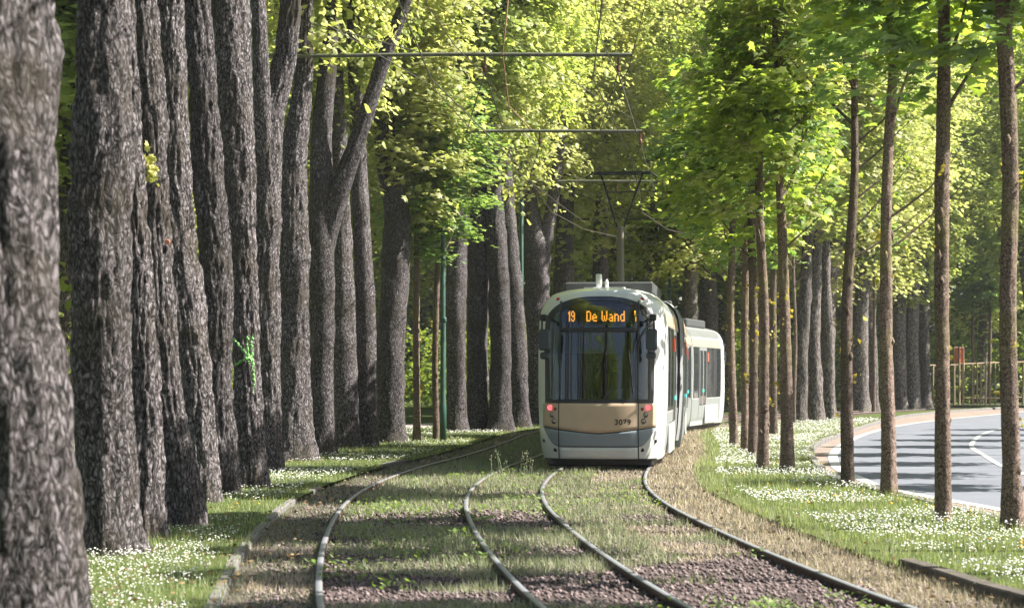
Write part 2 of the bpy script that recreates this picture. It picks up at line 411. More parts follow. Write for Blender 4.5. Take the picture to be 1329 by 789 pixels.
# ------------------------------------------------------------------ scattered ground cover
def blades(name, P, h, w, mat, seed, lean=.5, kind='stuff', label=None, cat=None):
    rng = RS(seed); n = len(P); a = rng.rand(n) * 2 * np.pi
    hh = h * rng.uniform(.5, 1.25, n); ww = w * rng.uniform(.7, 1.3, n)
    l = rng.uniform(0, lean, n); la = rng.rand(n) * 2 * np.pi
    dx, dy = np.cos(a) * ww / 2, np.sin(a) * ww / 2
    b0 = P + np.stack([-dx, -dy, 0 * a], 1); b1 = P + np.stack([dx, dy, 0 * a], 1)
    tp = P + np.stack([np.cos(la) * l * hh, np.sin(la) * l * hh, hh * np.sqrt(1 - .5 * l * l)], 1)
    V = np.stack([b0, b1, tp], 1).reshape(-1, 3); T = np.arange(3 * n).reshape(-1, 3)
    o = link(name, tri_mesh(name, V, T, mat)); tag(o, label, cat, None, kind); return o

def scatter(fa, fb, y0, y1, dens, seed, ref=14.0, p=1.5):
    """density falls with distance like (ref/Y)^p"""
    rng = RS(seed)
    n = int(dens * 8 * (y1 - y0) * 1.0)
    g = 1 - p
    u = rng.rand(n)
    Y = (y0 ** g + u * (y1 ** g - y0 ** g)) ** (1 / g)
    tot = dens * ref ** p * (y1 ** g - y0 ** g) / g          # expected count per metre width
    # unit width uniform across; choose number for the widest width
    A, B = fa(Y), fb(Y); Wm = float(np.max(B - A)); N = int(tot * Wm)
    u = rng.rand(N); Y = (y0 ** g + u * (y1 ** g - y0 ** g)) ** (1 / g)
    A, B = fa(Y), fb(Y); t = rng.rand(N) * Wm; keep = t < (B - A)
    Y = Y[keep]; X = A[keep] + t[keep]
    return np.stack([X, Y, np.zeros(len(X))], 1)

def infr(P, m=.4):      # keep what the photograph (and a step to the side) can see
    return P[np.abs(P[:, 0]) < .2556 * P[:, 1] + 1.5 + m]

# right verge
P = infr(scatter(lambda y: KR(y) - .12 * (y > 16.5) + .02, RK, 12.5, 70, 620, 1)); P = P[fbm(P * 1.1, 3) > .25]
k = P[:, 1] / 14
blades('verge_grass', P, (.075 * (.6 + .9 * fbm(P * 1.5, 8))) * k ** .15, .007 * k ** .8, M['grass'], 2, label='long green grass of the daisy verge right of the tracks', cat='grass')
# left verge
P = infr(scatter(lambda y: KL(y) - 5.0, lambda y: KL(y) - .0, 12.5, 75, 480, 4)); k = P[:, 1] / 14
offp = KL(P[:, 1]) - P[:, 0]
P = P[(offp < 3.85)]; k = P[:, 1] / 14
blades('lawn_grass', P, (.06 * (.5 + 1.0 * fbm(P * 1.4, 18))) * k ** .15, .007 * k ** .8, M['grass'], 5, label='short green grass under the left row of trees', cat='grass')
# dry strip right of right rail + far bed
P = infr(scatter(lambda y: cR(y) + .80, lambda y: KR(y) + .25, 13, 75, 1250, 6)); k = P[:, 1] / 14
P[:, 2] -= .05; P = P[(fbm(P * .8, 21) > .36) | (P[:, 1] > 16)]; k = P[:, 1] / 14
blades('dry_grass', P, .075 * k ** .2, .007 * k ** .8, M['drygrass'], 7, .8, label='straw coloured dry grass between right rail and edging stones', cat='grass')
P = infr(scatter(KL, lambda y: cL(y) - .78, 13, 75, 950, 8)); P[:, 2] -= .05; k = P[:, 1] / 14
m_ = fbm(P * .7, 31); A = P[m_ > .62]; B = P[m_ <= .62]
blades('dry_grass', A, .06 * (A[:, 1] / 14) ** .2, .006 * (A[:, 1] / 14) ** .8, M['drygrass'], 9, .8, label='straw coloured dry grass between left kerb stones and left rail', cat='grass')
blades('track_grass', B, .05 * (B[:, 1] / 14) ** .2, .006 * (B[:, 1] / 14) ** .8, M['bedgrass'], 10, .7, label='thin grey green grass between left kerb stones and left rail', cat='grass')
# grass patches on the ballast
P = infr(scatter(lambda y: cL(y) - .70, lambda y: cR(y) + .70, 13, 75, 1200, 11)); P[:, 2] -= .05
Q = P * [.38, 1.0, 0]; m_ = fbm(Q + [3, 0, 0], 41, 3); far = np.clip((P[:, 1] - 17) / 22, 0, 1)
inr = (np.abs(P[:, 0] - cR(P[:, 1])) < .65); thr = .585 - .34 * far - .20 * inr * np.clip((P[:, 1] - 15) / 6, 0, 1) + .10 * (P[:, 1] < 14.6) - .07 * ((P[:, 0] < cL(P[:, 1]) + .7) & (P[:, 1] > 14.8))
keep = m_ + .05 * (RS(3).rand(len(P)) - .5) > thr; P = P[keep]
clos = (np.abs(P[:, 0] - cR(P[:, 1]) - .35) < .45) & (fbm(P * .9, 51) > .46)
k = P[:, 1] / 14
blades('track_grass', P[~clos], (.085 * (.4 + 1.1 * fbm(P * 2, 52)) * k ** .2)[~clos], (.008 * k ** .8)[~clos], M['bedgrass'], 12, .8, label='patchy pale green grass growing over ballast between the rails', cat='grass')
blades('dry_grass', P[clos], (.05 * k ** .2)[clos], (.006 * k ** .8)[clos], M['drygrass'], 13, .8, label='straw patch inside the right hand track', cat='grass')

# broad leaved weeds
def weeds():
    rng = RS(5); V = []; T = []; 
    for _ in range(520):
        y = 13.5 + 32 * rng.rand() ** 1.3; x = rng.uniform(float(cL(y)) - .7, float(cR(y)) + .75)
        if fbm(np.array([[x * .8, y * .5, 7]]), 61)[0] < .5: continue
        n = rng.randint(8, 30); rr = rng.uniform(.06, .2)
        for j in range(n):
            a = rng.rand() * 6.283; r = rr * math.sqrt(rng.rand()); cx, cy = x + r * math.cos(a) * 1.6, y + r * math.sin(a); cz = -.04 + rng.rand() * .07
            l = rng.uniform(.025, .06); w = l * .7; b = rng.rand() * 6.283; ti = rng.uniform(-.2, .9)
            d = np.array([math.cos(b), math.sin(b), ti]); s = np.array([-math.sin(b), math.cos(b), rng.uniform(-.3, .3)])
            c = np.array([cx, cy, cz]); i = len(V)
            V += [c, c + d * l * .5 + s * w * .5, c + d * l, c + d * l * .5 - s * w * .5]; T.append((i, i + 1, i + 2, i + 3))
    o = link('weeds', tri_mesh('weeds', np.array(V), np.array(T), M['weed'])); tag(o, 'bright green broad leaved weeds sprouting between the rails', 'weeds', None, 'stuff')
weeds()
def tallweed():
    rng = RS(8); root = empty('flowering_weed', (.02, 32.5, -.06)); tag(root, 'tall thin weed gone to seed beside the left front corner of the tram', 'weed')
    mb = MB(); fl = MB()
    for k in range(9):
        x, y = rng.uniform(-.35, .3), rng.uniform(-.2, .2); h = rng.uniform(.25, .5); dx = rng.uniform(-.1, .1)
        mb.tube([(x, y, 0), (x + dx * .5, y, h * .6), (x + dx, y, h)], .004, 4)
        for q in range(5): mb.lathe([(.004, -.012), (.010, 0), (.004, .012)], (x + dx + rng.uniform(-.04, .04), y + rng.uniform(-.03, .03), h - rng.rand() * .15), 5)
    mb.build('stalks', M['bedgrass'], root)
tallweed()

# daisies / dandelions
def flowers(name, P, r, mat, seed, h, label, cat):
    rng = RS(seed); n = len(P); k = 6
    a = np.arange(k) / k * 2 * np.pi
    tilt = rng.uniform(0, .7, n); ta = rng.rand(n) * 2 * np.pi
    nx, ny = np.sin(tilt) * np.cos(ta), np.sin(tilt) * np.sin(ta); nz = np.cos(tilt)
    Nn = np.stack([nx, ny, nz], 1); U = np.cross(Nn, np.array([0, 1, 0.])); U /= np.linalg.norm(U, axis=1)[:, None]; W = np.cross(Nn, U)
    C = P + np.stack([0 * nx, 0 * nx, h * rng.uniform(.6, 1.3, n)], 1)
    rr = (r * rng.uniform(.75, 1.2, n))[:, None]
    ring = C[:, None] + rr[:, None] * (np.cos(a)[None, :, None] * U[:, None] + np.sin(a)[None, :, None] * W[:, None])
    top = C + Nn * rr * .55
    bot = C - Nn * rr * .3
    V = np.concatenate([ring, top[:, None], bot[:, None]], 1).reshape(-1, 3)
    base = (np.arange(n) * (k + 2))[:, None]
    t = np.concatenate([np.array([[j, (j + 1) % k, k] for j in range(k)]), np.array([[(j + 1) % k, j, k + 1] for j in range(k)])])
    T = (base[:, :, None] + t[None]).reshape(-1, 3)
    o = link(name, tri_mesh(name, V, T, mat)); tag(o, label, cat, None, 'stuff')
P = infr(scatter(lambda y: KR(y) + .25, lambda y: RK(y) - .1, 13, 75, 300, 20, p=1.2)); m_ = fbm(P * [.55, 1.0, 0] + [9, 2, 0], 71, 3)
P = P[m_ + .16 * (RS(4).rand(len(P)) - .5) > .49 - .12 * np.clip((P[:, 1] - 25) / 25, 0, 1)]; k = P[:, 1] / 14
flowers('daisies', P, .0105 * k ** .5, M['petal'], 21, .085, 'dense white daisies in the verge between tracks and road', 'flowers')
P = infr(scatter(lambda y: KL(y) - 3.6, lambda y: KL(y) - .2, 13, 75, 230, 22, p=1.2)); m_ = fbm(P * [.6, .9, 0], 73, 3)
P = P[m_ + .2 * (RS(4).rand(len(P)) - .5) > .48]; k = P[:, 1] / 14
flowers('daisies', P, .009 * k ** .5, M['petal'], 23, .06, 'scattered white daisies under the left row of trees', 'flowers')
P = infr(scatter(lambda y: KR(y) + .4, RK, 14, 45, 2.2, 24, p=.5)); P = P[fbm(P * .5, 77) > .5]
flowers('dandelions', P, .022, M['dandelion'], 25, .10, 'yellow dandelions among the daisies right of the tracks', 'flowers')
P = infr(scatter(lambda y: KL(y) - 3.0, lambda y: KL(y) - .3, 14, 40, 1.5, 26, p=.5)); P = P[fbm(P * .5, 79) > .5]
flowers('dandelions', P, .018, M['dandelion'], 27, .08, 'few yellow dandelions under the left row of trees', 'flowers')

# ballast stones
def stones():
    rng = RS(31); P = infr(scatter(lambda y: KL(y) + .15, lambda y: KR(y) - .1, 12.8, 45, 330, 32, p=1.6)); n = len(P)
    base = np.array([(1, 0, 0), (-1, 0, 0), (0, 1, 0), (0, -1, 0), (0, 0, 1), (0, 0, -1)], float)
    tri = np.array([(0, 2, 4), (2, 1, 4), (1, 3, 4), (3, 0, 4), (2, 0, 5), (1, 2, 5), (3, 1, 5), (0, 3, 5)])
    V = base[None] * rng.uniform(.6, 1.3, (n, 6, 1)) + rng.uniform(-.3, .3, (n, 6, 3))
    a = rng.rand(n) * 6.28; c, s = np.cos(a), np.sin(a); X = V[..., 0] * c[:, None] - V[..., 1] * s[:, None]; Yq = V[..., 0] * s[:, None] + V[..., 1] * c[:, None]
    V = np.stack([X, Yq, V[..., 2] * .8], 2) * (rng.uniform(.011, .026, n) * (P[:, 1] / 14) ** .4)[:, None, None]
    P[:, 2] = -.048 + .03 * (fbm(P * [1.2, 1.2, 0], 5) - .5)
    V = V + P[:, None]
    T = (np.arange(n) * 6)[:, None, None] + tri[None]
    o = link('ballast', tri_mesh('ballast', V.reshape(-1, 3), T.reshape(-1, 3), M['stone'])); tag(o, 'purplish brown crushed stone ballast between the rails', 'gravel', None, 'stuff')
stones()

# ------------------------------------------------------------------ trees
MAPLE = np.array([(0, -.5), (.16, -.36), (.5, -.30), (.30, -.08), (.52, .18), (.22, .16), (0, .55), (-.22, .16), (-.52, .18), (-.30, -.08), (-.5, -.30), (-.16, -.36)], float)
SIMPLE = np.array([(0, -.5), (.42, -.12), (.26, .28), (0, .5), (-.26, .28), (-.42, -.12)], float)
def leaves(C, size, seed, tmpl, droop=.45, outward=None):
    """C: (N,3) leaf centres -> V, T"""
    rng = RS(seed); n = len(C); k = len(tmpl)
    a = rng.rand(n) * 2 * np.pi; tl = np.abs(rng.normal(droop, .35, n)); ta = rng.rand(n) * 2 * np.pi
    if outward is not None: ta = np.where(rng.rand(n) < .6, np.arctan2(outward[:, 1], outward[:, 0]), ta)
    Nn = np.stack([np.sin(tl) * np.cos(ta), np.sin(tl) * np.sin(ta), np.cos(tl)], 1)
    ref = np.stack([np.cos(a), np.sin(a), 0 * a], 1); U = np.cross(Nn, ref); U /= np.linalg.norm(U, axis=1)[:, None] + 1e-9; W = np.cross(Nn, U)
    sz = (size * rng.uniform(.6, 1.2, n))
    px, py = tmpl[:, 0], tmpl[:, 1]
    fold = -.35 * np.abs(px) - .25 * np.maximum(py, 0)
    V = C[:, None] + sz[:, None, None] * (px[None, :, None] * U[:, None] + py[None, :, None] * W[:, None] + fold[None, :, None] * Nn[:, None])
    cen = C + 0 * C
    V = np.concatenate([V, cen[:, None]], 1).reshape(-1, 3)
    t = np.array([[j, (j + 1) % k, k] for j in range(k)])
    T = ((np.arange(n) * (k + 1))[:, None, None] + t[None]).reshape(-1, 3)
    return V, T

# leaf litter under the trees
def litter(name, fa, fb, dens, seed, label):
    P = infr(scatter(fa, fb, 13, 60, dens, seed, p=.8)); P[:, 2] = .035
    V, T = leaves(P, .05, seed, SIMPLE, droop=.3); o = link(name, tri_mesh(name, V, T, M['litter'])); tag(o, label, 'dead leaves', None, 'stuff')
litter('leaf_litter', lambda y: KL(y) - 3.8, lambda y: KL(y) + .5, 16, 61, 'brown dead leaves lying under the left row of trees')
litter('leaf_litter', lambda y: KR(y) - .6, lambda y: RK(y), 8, 62, 'brown dead leaves lying in the verge between tracks and road')

def crown_mesh(name, mat, rx, rz, zc, ncl, per, cr, size, seed, tmpl=SIMPLE, shell=.45, gap=.38, squash=.45, fs=.45, bottom=None, extra=None):
    rng = RS(seed); cs = []
    while len(cs) < ncl:
        d = rng.normal(size=(2000, 3)); d /= np.linalg.norm(d, axis=1)[:, None]; r = rng.rand(2000) ** shell
        lump = .72 + .5 * fbm(d * 1.7 + 5, seed + 9, 3)
        p = d * (r * lump)[:, None] * [rx, rx, rz]
        if bottom is not None: p = p[p[:, 2] > bottom]
        p = p[fbm(p * fs, seed + 3, 2) > gap]
        cs += list(p)
    cs = np.array(cs[:ncl])
    C = np.repeat(cs, per, 0); n = len(C)
    o = rng.normal(size=(n, 3)) * [cr, cr, cr * squash] * .6
    o[:, 2] -= .35 * (o[:, 0] ** 2 + o[:, 1] ** 2) / max(cr, .01)
    C = C + o; out = C.copy()
    C[:, 2] += zc
    V, T = leaves(C, size, seed + 1, tmpl, outward=out)
    mi = None; mats = [mat]
    if extra is not None:
        m2, frac = extra; mats.append(m2); k = len(tmpl)
        sel = (fbm(C * 1.1, seed + 20, 2) > 1 - frac); mi = np.repeat(sel.astype(int), k)
    return tri_mesh(name, V, T, mats, mi=mi), cs + [0, 0, zc]

def trunk_geo(mb_list, pts, rads, seg, step, amp, seed, flare=0.0):
    """rough tapered bole through pts (relative), appended as arrays"""
    P = np.array(pts, float); Rr = np.array(rads, float)
    d = np.r_[0, np.cumsum(np.linalg.norm(np.diff(P, axis=0), axis=1))]; n = max(4, int(d[-1] / step)); t = np.linspace(0, d[-1], n)
    # smooth cubic interpolation by curve()
    C = np.stack([curve(list(zip(d, P[:, i])))(t) for i in range(3)], 1); r = np.interp(t, d, Rr)
    th = np.arange(seg) / seg * 2 * np.pi
    D = np.gradient(C, axis=0); D /= np.linalg.norm(D, axis=1)[:, None]
    ref = np.array([0, 1, 0.]); A = np.cross(D, ref); A /= np.linalg.norm(A, axis=1)[:, None]; B = np.cross(D, A)
    dirs = np.cos(th)[None, :, None] * A[:, None] + np.sin(th)[None, :, None] * B[:, None]
    q = np.stack([np.cos(th)[None] * np.ones((n, 1)) * 1.2, np.sin(th)[None] * np.ones((n, 1)) * 1.2, t[:, None] * np.ones((1, seg))], 2)
    low = fbm(q.reshape(-1, 3) * [1.3, 1.3, 1.1], seed, 2).reshape(n, seg) - .5
    ridge = fbm(q.reshape(-1, 3) * [6, 6, 5.5], seed + 5, 3).reshape(n, seg) - .5
    rr = r[:, None] * (.95 + .36 * low) + amp * ridge * 2.2
    if amp >= .04:
        fine_ = fbm(q.reshape(-1, 3) * [17, 17, 12], seed + 15, 2).reshape(n, seg) - .5
        rr = rr + .032 * fine_
    if flare and r.max() > .2:
        rg = RS(seed + 31)
        for _ in range(5):
            tt, ta, wd, am = rg.uniform(.8, 7.5), rg.uniform(-3.1, 0), rg.uniform(.10, .28), rg.uniform(.02, .06)
            da = (th[None] - ta + np.pi) % (2 * np.pi) - np.pi
            rr = rr + am * np.exp(-((t[:, None] - tt) ** 2 * .6 + (da * r[:, None]) ** 2) / wd ** 2)
    if flare:
        fl = np.exp(-np.maximum(t, 0) / .38)[:, None]; lobes = .1 + 1.3 * fbm(np.stack([np.cos(th) * 1.6, np.sin(th) * 1.6, 0 * th], 1), seed + 2, 2)[None]
        rr = rr + r[:, None] * flare * fl * lobes
    V = C[:, None] + dirs * rr[..., None]
    i = np.arange(n - 1)[:, None] * seg + np.arange(seg)[None]; j = np.arange(n - 1)[:, None] * seg + ((np.arange(seg) + 1) % seg)[None]
    T = np.stack([i, j, j + seg, i + seg], 2).reshape(-1, 4)
    mb_list.append((V.reshape(-1, 3), T))

def join(name, lst, mat, parent, smooth=True):
    b = 0; Vs = []; Ts = []
    for V, T in lst: Vs.append(V); Ts.append(T + b); b += len(V)
    return link(name, tri_mesh(name, np.concatenate(Vs), np.concatenate(Ts), mat, smooth), parent)

def bough(lst, p, az, up, L_, r, seg, seed):
    rng = random.Random(seed); pts = [Vector(p)]; d = Vector((math.cos(az) * math.cos(up), math.sin(az) * math.cos(up), math.sin(up))); rad = [r]
    for k in range(5):
        d = (d + Vector((rng.uniform(-.15, .15), rng.uniform(-.15, .15), rng.uniform(-.02, .16)))).normalized(); pts.append(pts[-1] + d * L_ / 5); rad.append(r * (1 - .17 * (k + 1)))
    trunk_geo(lst, [tuple(q) for q in pts], rad, seg, L_ / 9, r * .04, seed)

ordn = ['zeroth', 'first', 'second', 'third', 'fourth', 'fifth', 'sixth', 'seventh', 'eighth', 'ninth', 'tenth', 'eleventh', 'twelfth', 'thirteenth', 'fourteenth',
        'fifteenth', 'sixteenth', 'seventeenth', 'eighteenth', 'nineteenth', 'twentieth']

# crown prototypes (meshes, shared by copies)
BIG = []
for k, (mt, sd) in enumerate(((M['leaf_wood'], 101), (M['leaf_pale'], 202), (M['leaf_wood'], 303), (M['leaf_far'], 404))):
    me, _ = crown_mesh('crown', mt, 4.3, 6.8, 0, 720, 28, .52, .24, sd, SIMPLE, .5, .40, .42, .4)
    BIG.append(me)
YNG = []
for k, (sd, rz) in enumerate(((11, 2.9), (22, 3.1), (33, 2.7))):
    me, _ = crown_mesh('crown', M['leaf_young'], 1.75, rz, 0, 165, 24, .28, .21, sd, MAPLE, .5, .44, .5, .9, extra=(M['leaf_pale'] if k == 1 else M['leaf_fresh'], .45))
    YNG.append(me)
FRESH2, _ = crown_mesh('crown', M['leaf_pale'], 1.45, 3.2, 0, 280, 26, .32, .17, 56, MAPLE, .5, .28, .5, .9)
FRESH, _ = crown_mesh('crown', M['leaf_fresh'], 1.35, 3.2, 0, 300, 26, .30, .16, 55, MAPLE, .5, .3, .5, .9)

def put_crown(root, me, loc, sc, rz):
    o = link('crown', me, root); o.location = loc; o.scale = sc; o.rotation_euler = (0, 0, rz); return o

LT = [  # base row, [(py, cx, width)...], limbs
 (863, [(863, 32, 172), (789, 28, 152), (600, 22, 148), (400, 10, 143), (200, 0, 142), (0, -5, 140)], []),
 (718, [(718, 139, 76), (600, 136, 70), (400, 133, 73), (270, 130, 80), (200, 133, 80), (100, 134, 74), (0, 133, 65)], []),
 (696, [(696, 191, 45), (500, 187, 40), (400, 181, 34), (200, 168, 32), (0, 160, 30)], []),
 (681, [(681, 236, 52), (500, 216, 42), (400, 208, 40), (200, 197, 37), (0, 185, 35)], []),
 (651, [(651, 262, 44), (500, 256, 40), (400, 241, 44), (200, 226, 42), (0, 221, 37)], []),
 (639, [(639, 287, 41), (500, 283, 38), (350, 280, 42), (200, 268, 40), (75, 262, 36), (0, 254, 30)], []),
 (632, [(632, 326, 40), (500, 322, 35), (400, 318, 33), (200, 309, 42), (75, 302, 48), (0, 297, 52)], []),
 (610, [(610, 352, 30), (500, 348, 32), (400, 345, 36), (300, 346, 38), (230, 348, 36), (150, 353, 33), (75, 369, 30), (0, 378, 28)], [[(240, 344, 30), (150, 341, 26), (60, 340, 21), (-60, 335, 18)]]),
 (597, [(597, 384, 47), (500, 382, 42), (300, 381, 40), (200, 382, 34), (100, 394, 22), (0, 398, 16)], []),
 (590, [(590, 419, 33), (500, 418, 31), (300, 418, 34), (190, 416, 28), (60, 428, 24), (0, 432, 20)], [[(330, 420, 26), (270, 434, 28), (220, 451, 26), (180, 466, 22), (133, 482, 20), (76, 501, 19), (11, 526, 16), (-70, 548, 12)]]),
 (580, [(580, 450, 34), (400, 446, 32), (270, 442, 28), (150, 438, 22)], []),
 (579, [(579, 475, 26), (400, 474, 26), (220, 466, 22), (100, 462, 20)], []),
 (574, [(574, 508, 36), (450, 508, 38), (340, 514, 40), (260, 512, 34), (225, 504, 30), (120, 498, 26)], []),
 (560, [(560, 592, 26), (450, 592, 26), (345, 593, 28), (200, 596, 22)], []),
 (559, [(559, 620, 27), (400, 620, 28), (300, 622, 28), (150, 628, 22), (0, 630, 18)], []),
 (559.5, [(559.5, 650, 30), (400, 648, 28), (240, 640, 24), (100, 625, 26), (0, 632, 22)], []),
 (555, [(555, 674, 27), (400, 668, 25), (250, 656, 22), (130, 650, 18)], []),
 (551, [(551, 698, 26), (400, 698, 32), (320, 696, 34), (270, 689, 20), (150, 685, 16)], [[(340, 702, 22), (290, 712, 17), (230, 722, 15), (100, 735, 12)]]),
]
def img_tree(name, label, cat, group, base, pts, limbs, mat, crown, top=None, flare=.65, amp=None, r0=None, nb=3):
    y = H * F / (base - CYH); s = F / y; rng = random.Random(int(base * 10 + pts[0][1]))
    X0 = (pts[0][1] - CX) / s; root = empty(name, (X0, y, 0)); tag(root, label, cat, group)
    L_ = []
    def cv(row): return [((cx - CX) / s - X0, 0, H - (py - CYH) / s) for py, cx, w in row], [w / 2 / s for py, cx, w in row]
    P, Rr = cv(pts)
    P = [(P[0][0], 0, -.12)] + P[0:]; Rr = [Rr[0]] + Rr; 
    P[1] = (P[1][0], 0, .02)
    zt = top or max(P[-1][2] + 2, 10)
    if P[-1][2] < zt:
        d = (P[-1][0] - P[-2][0]) / max(.1, P[-1][2] - P[-2][2]) * .5
        P.append((P[-1][0] + d * (zt - P[-1][2]) + rng.uniform(-.3, .3), rng.uniform(-.3, .3), zt)); Rr.append(Rr[-1] * .45)
    # gentle sway in depth
    P = [(a, b + .06 * math.sin(c * 1.1 + base), c) for a, b, c in P]
    near = y < 40
    trunk_geo(L_, P, Rr, 72 if near else 28, (.045 if y < 32 else .07) if near else .16, amp if amp is not None else (.042 if near else .03), int(base) + int(pts[0][1]), flare)
    for li, row in enumerate(limbs):
        a, b = cv(row); n = len(a); a = [(p[0], -.25 * k / n * 2, p[2]) for k, p in enumerate(a)]
        trunk_geo(L_, a, b, 36, .09, .018, 77 + li)
    tx, ty, tz = P[-1]
    for k in range(nb):
        bough(L_, (tx * .9 + P[-2][0] * .1, ty, tz - .3 - k * .8), rng.uniform(0, 6.28), R(rng.uniform(30, 60)), 3.5, Rr[-1] * .9, 10, k + int(base))
    join('trunk', L_, mat, root)
    if crown:
        me, zc, sx, sz = crown
        put_crown(root, me, (tx, ty, zc), (sx, sx, sz), rng.uniform(0, 6.28))
    return root, s
LEFT = []
for i, (b, pts, limbs) in enumerate(LT):
    y = H * F / (b - CYH)
    tr_ = ['massive out of focus rough trunk at the left edge of the picture', 'thick dark trunk with a bulge, second in the left row from the camera',
           'slim ridged trunk squeezed behind the second, third of the left row', 'leaning trunk with spreading foot and tuft of yellow leaves, fourth of the left row',
           'fifth trunk of the left row, grey, bending left towards its top', 'sixth trunk of the left row, dark with a bulge halfway up',
           'seventh trunk of the left row, marked with green spray paint', 'eighth trunk of the left row, forking into two high limbs',
           'ninth trunk of the left row, broad and dark on its left side', 'tenth trunk of the left row, with a long limb leaning right over the track',
           'eleventh trunk of the left row, plain, just right of the one with the leaning limb', 'twelfth trunk of the left row, narrow and straight',
           'thirteenth trunk of the left row, thick and curved, cut off by foliage at top', 'fourteenth trunk of the left row, first one right of the green mast',
           'fifteenth trunk of the left row, second one right of the green mast', 'sixteenth trunk of the left row, darker, third one right of the green mast',
           'seventeenth trunk of the left row, slanting left, third to last before the tram', 'forked trunk of the left row standing right beside the tram'][i]
    zc = 16.5 if i < 8 else (14.6 if i < 13 else 14.0); sx = .62 if y < 45 else (.6 if i < 13 else .75)
    cm = BIG[(0, 2, 1)[i % 3]]
    r_, s_ = img_tree('old_tree', tr_, 'tree', 'old trees in the left row', b, pts, limbs, M['bark'], (cm, zc, sx, 1.05), top=11.5 if y < 45 else 12)
    LEFT.append((r_, s_))

# trees behind the tram and along the road
BT = [(545, [(545, 730, 28), (400, 731, 27), (250, 734, 24)], 'dark trunk showing over the left end of the tram roof'),
      (541, [(541, 778, 21), (400, 779, 22), (290, 780, 20)], 'dark trunk right behind the raised pantograph post'),
      (536, [(536, 846, 15), (400, 846, 16), (290, 848, 12)], 'thin dark trunk behind the pantograph arm, right of its post'),
      (537, [(537, 896, 15), (400, 897, 17), (320, 896, 16)], 'trunk over the joint between near and far tram sections'),
      (534, [(534, 920, 24), (400, 920, 26), (320, 918, 22)], 'thick dark trunk above the far tram sections')]
RT = [(548, [(548, 1037, 20), (440, 1040, 20), (390, 1044, 16)], 'first dark old trunk right of the tram in the row by the road'),
      (547, [(547, 1059, 20), (440, 1056, 17), (380, 1058, 14)], 'second dark old trunk of the row by the road, swelling at its foot'),
      (543, [(543, 1077, 15), (440, 1074, 15), (340, 1072, 12)], 'third dark old trunk of the row by the road, narrow'),
      (533, [(533, 1118, 21), (440, 1116, 21), (330, 1122, 19)], 'fourth dark old trunk of the row by the road, thick, standing alone'),
      (530.5, [(530.5, 1169, 16), (440, 1168, 17), (340, 1168, 14)], 'fifth dark old trunk of the row by the road'),
      (530, [(530, 1186, 19), (440, 1184, 17), (330, 1186, 16)], 'sixth old trunk of the row by the road, with a knob low on its side'),
      (528, [(528, 1201, 15), (440, 1199, 14), (330, 1200, 13)], 'seventh and last old trunk of the row by the road, left of the orange sign')]
for i, (b, pts, lab) in enumerate(BT + RT):
    img_tree('old_tree', lab, 'tree', 'old trees behind the tram' if i < 5 else 'old trees along the road', b, pts, [], M['bark_far'], (BIG[(1, 0, 3, 1, 2)[i % 5]], (13.4, 15.0, 14.2)[i % 3], 1.0, 1.15), top=12, amp=.02)

# woodland trees farther back
BG = [(-9.5, 42, 0, 9.5), (-12.5, 56, 1, 10), (-8.5, 66, 2, 10.5), (-15, 74, 0, 10), (-6, 84, 1, 12), (0, 92, 0, 12.5), (5, 101, 1, 12.5), (11, 104, 2, 13), (-12, 98, 2, 12), (17, 112, 1, 13),
      (23.0, 119, 0, 12.2), (29, 124, 1, 12.2), (17.6, 98, 1, 13.5), (27, 104, 2, 12.8), (34, 112, 1, 12), (14.5, 92, 1, 13.2), (8, 90, 1, 14), (36, 130, 0, 12)]
def bg_tree(x, y, k, zc, lab):
    rng = random.Random(int(x * 7 + y)); root = empty('woodland_tree', (x, y, 0)); tag(root, lab, 'tree', 'woodland trees in the background')
    L_ = []; trunk_geo(L_, [(0, 0, -.1), (rng.uniform(-.2, .2), 0, 4), (rng.uniform(-.5, .5), .2, 8), (rng.uniform(-.8, .8), 0, 13)], [.36, .31, .26, .12], 18, .3, .02, int(y), .3)
    for q in range(4): bough(L_, (0, 0, 7 + q * 1.3), rng.uniform(0, 6.28), R(rng.uniform(25, 55)), 4, .12, 8, q + int(y))
    join('trunk', L_, M['bark_far'], root)
    put_crown(root, BIG[k], (0, 0, zc), (1.15, 1.15, 1.2), rng.uniform(0, 6.28))
order = sorted(range(len(BG)), key=lambda i: BG[i][0] / BG[i][1])
for r_, i in enumerate(order):
    x, y, k, zc = BG[i]
    hue = ('mid green', 'pale yellow green', 'green')[k]
    bg_tree(x, y, k, zc, f'tall woodland tree with {hue} crown in the background, {ordn[r_ + 1]} counting from the left')

# far wood: one mass
def wood_mass(name, label, boxes, size, seed, mat):
    rng = RS(seed); Cs = []
    for (x0, x1, y0, y1, z0, z1, ncl, per, cr) in boxes:
        c = np.stack([rng.uniform(x0, x1, ncl), rng.uniform(y0, y1, ncl), z0 + (z1 - z0) * rng.rand(ncl)], 1)
        c = c[fbm(c * .28, seed + 1, 2) > .22]
        q = np.repeat(c, per, 0); Cs.append(q + rng.normal(size=q.shape) * [cr, cr, cr * .45])
    C = np.concatenate(Cs); V, T = leaves(C, size, seed, SIMPLE[[0, 1, 3, 5]], droop=.6)
    o = link(name, tri_mesh(name, V, T, mat)); tag(o, label, 'wood', None, 'stuff')
wood_mass('far_wood', 'leafy mass of the far wood closing the view', [(-55, 75, 132, 150, 0, 36, 3600, 22, 1.3), (-55, 75, 150, 152, 0, 36, 2200, 22, 1.4), (-50, 45, 134, 146, 0, 13, 2400, 22, 1.1)], .72, 801, M['leaf_far'])
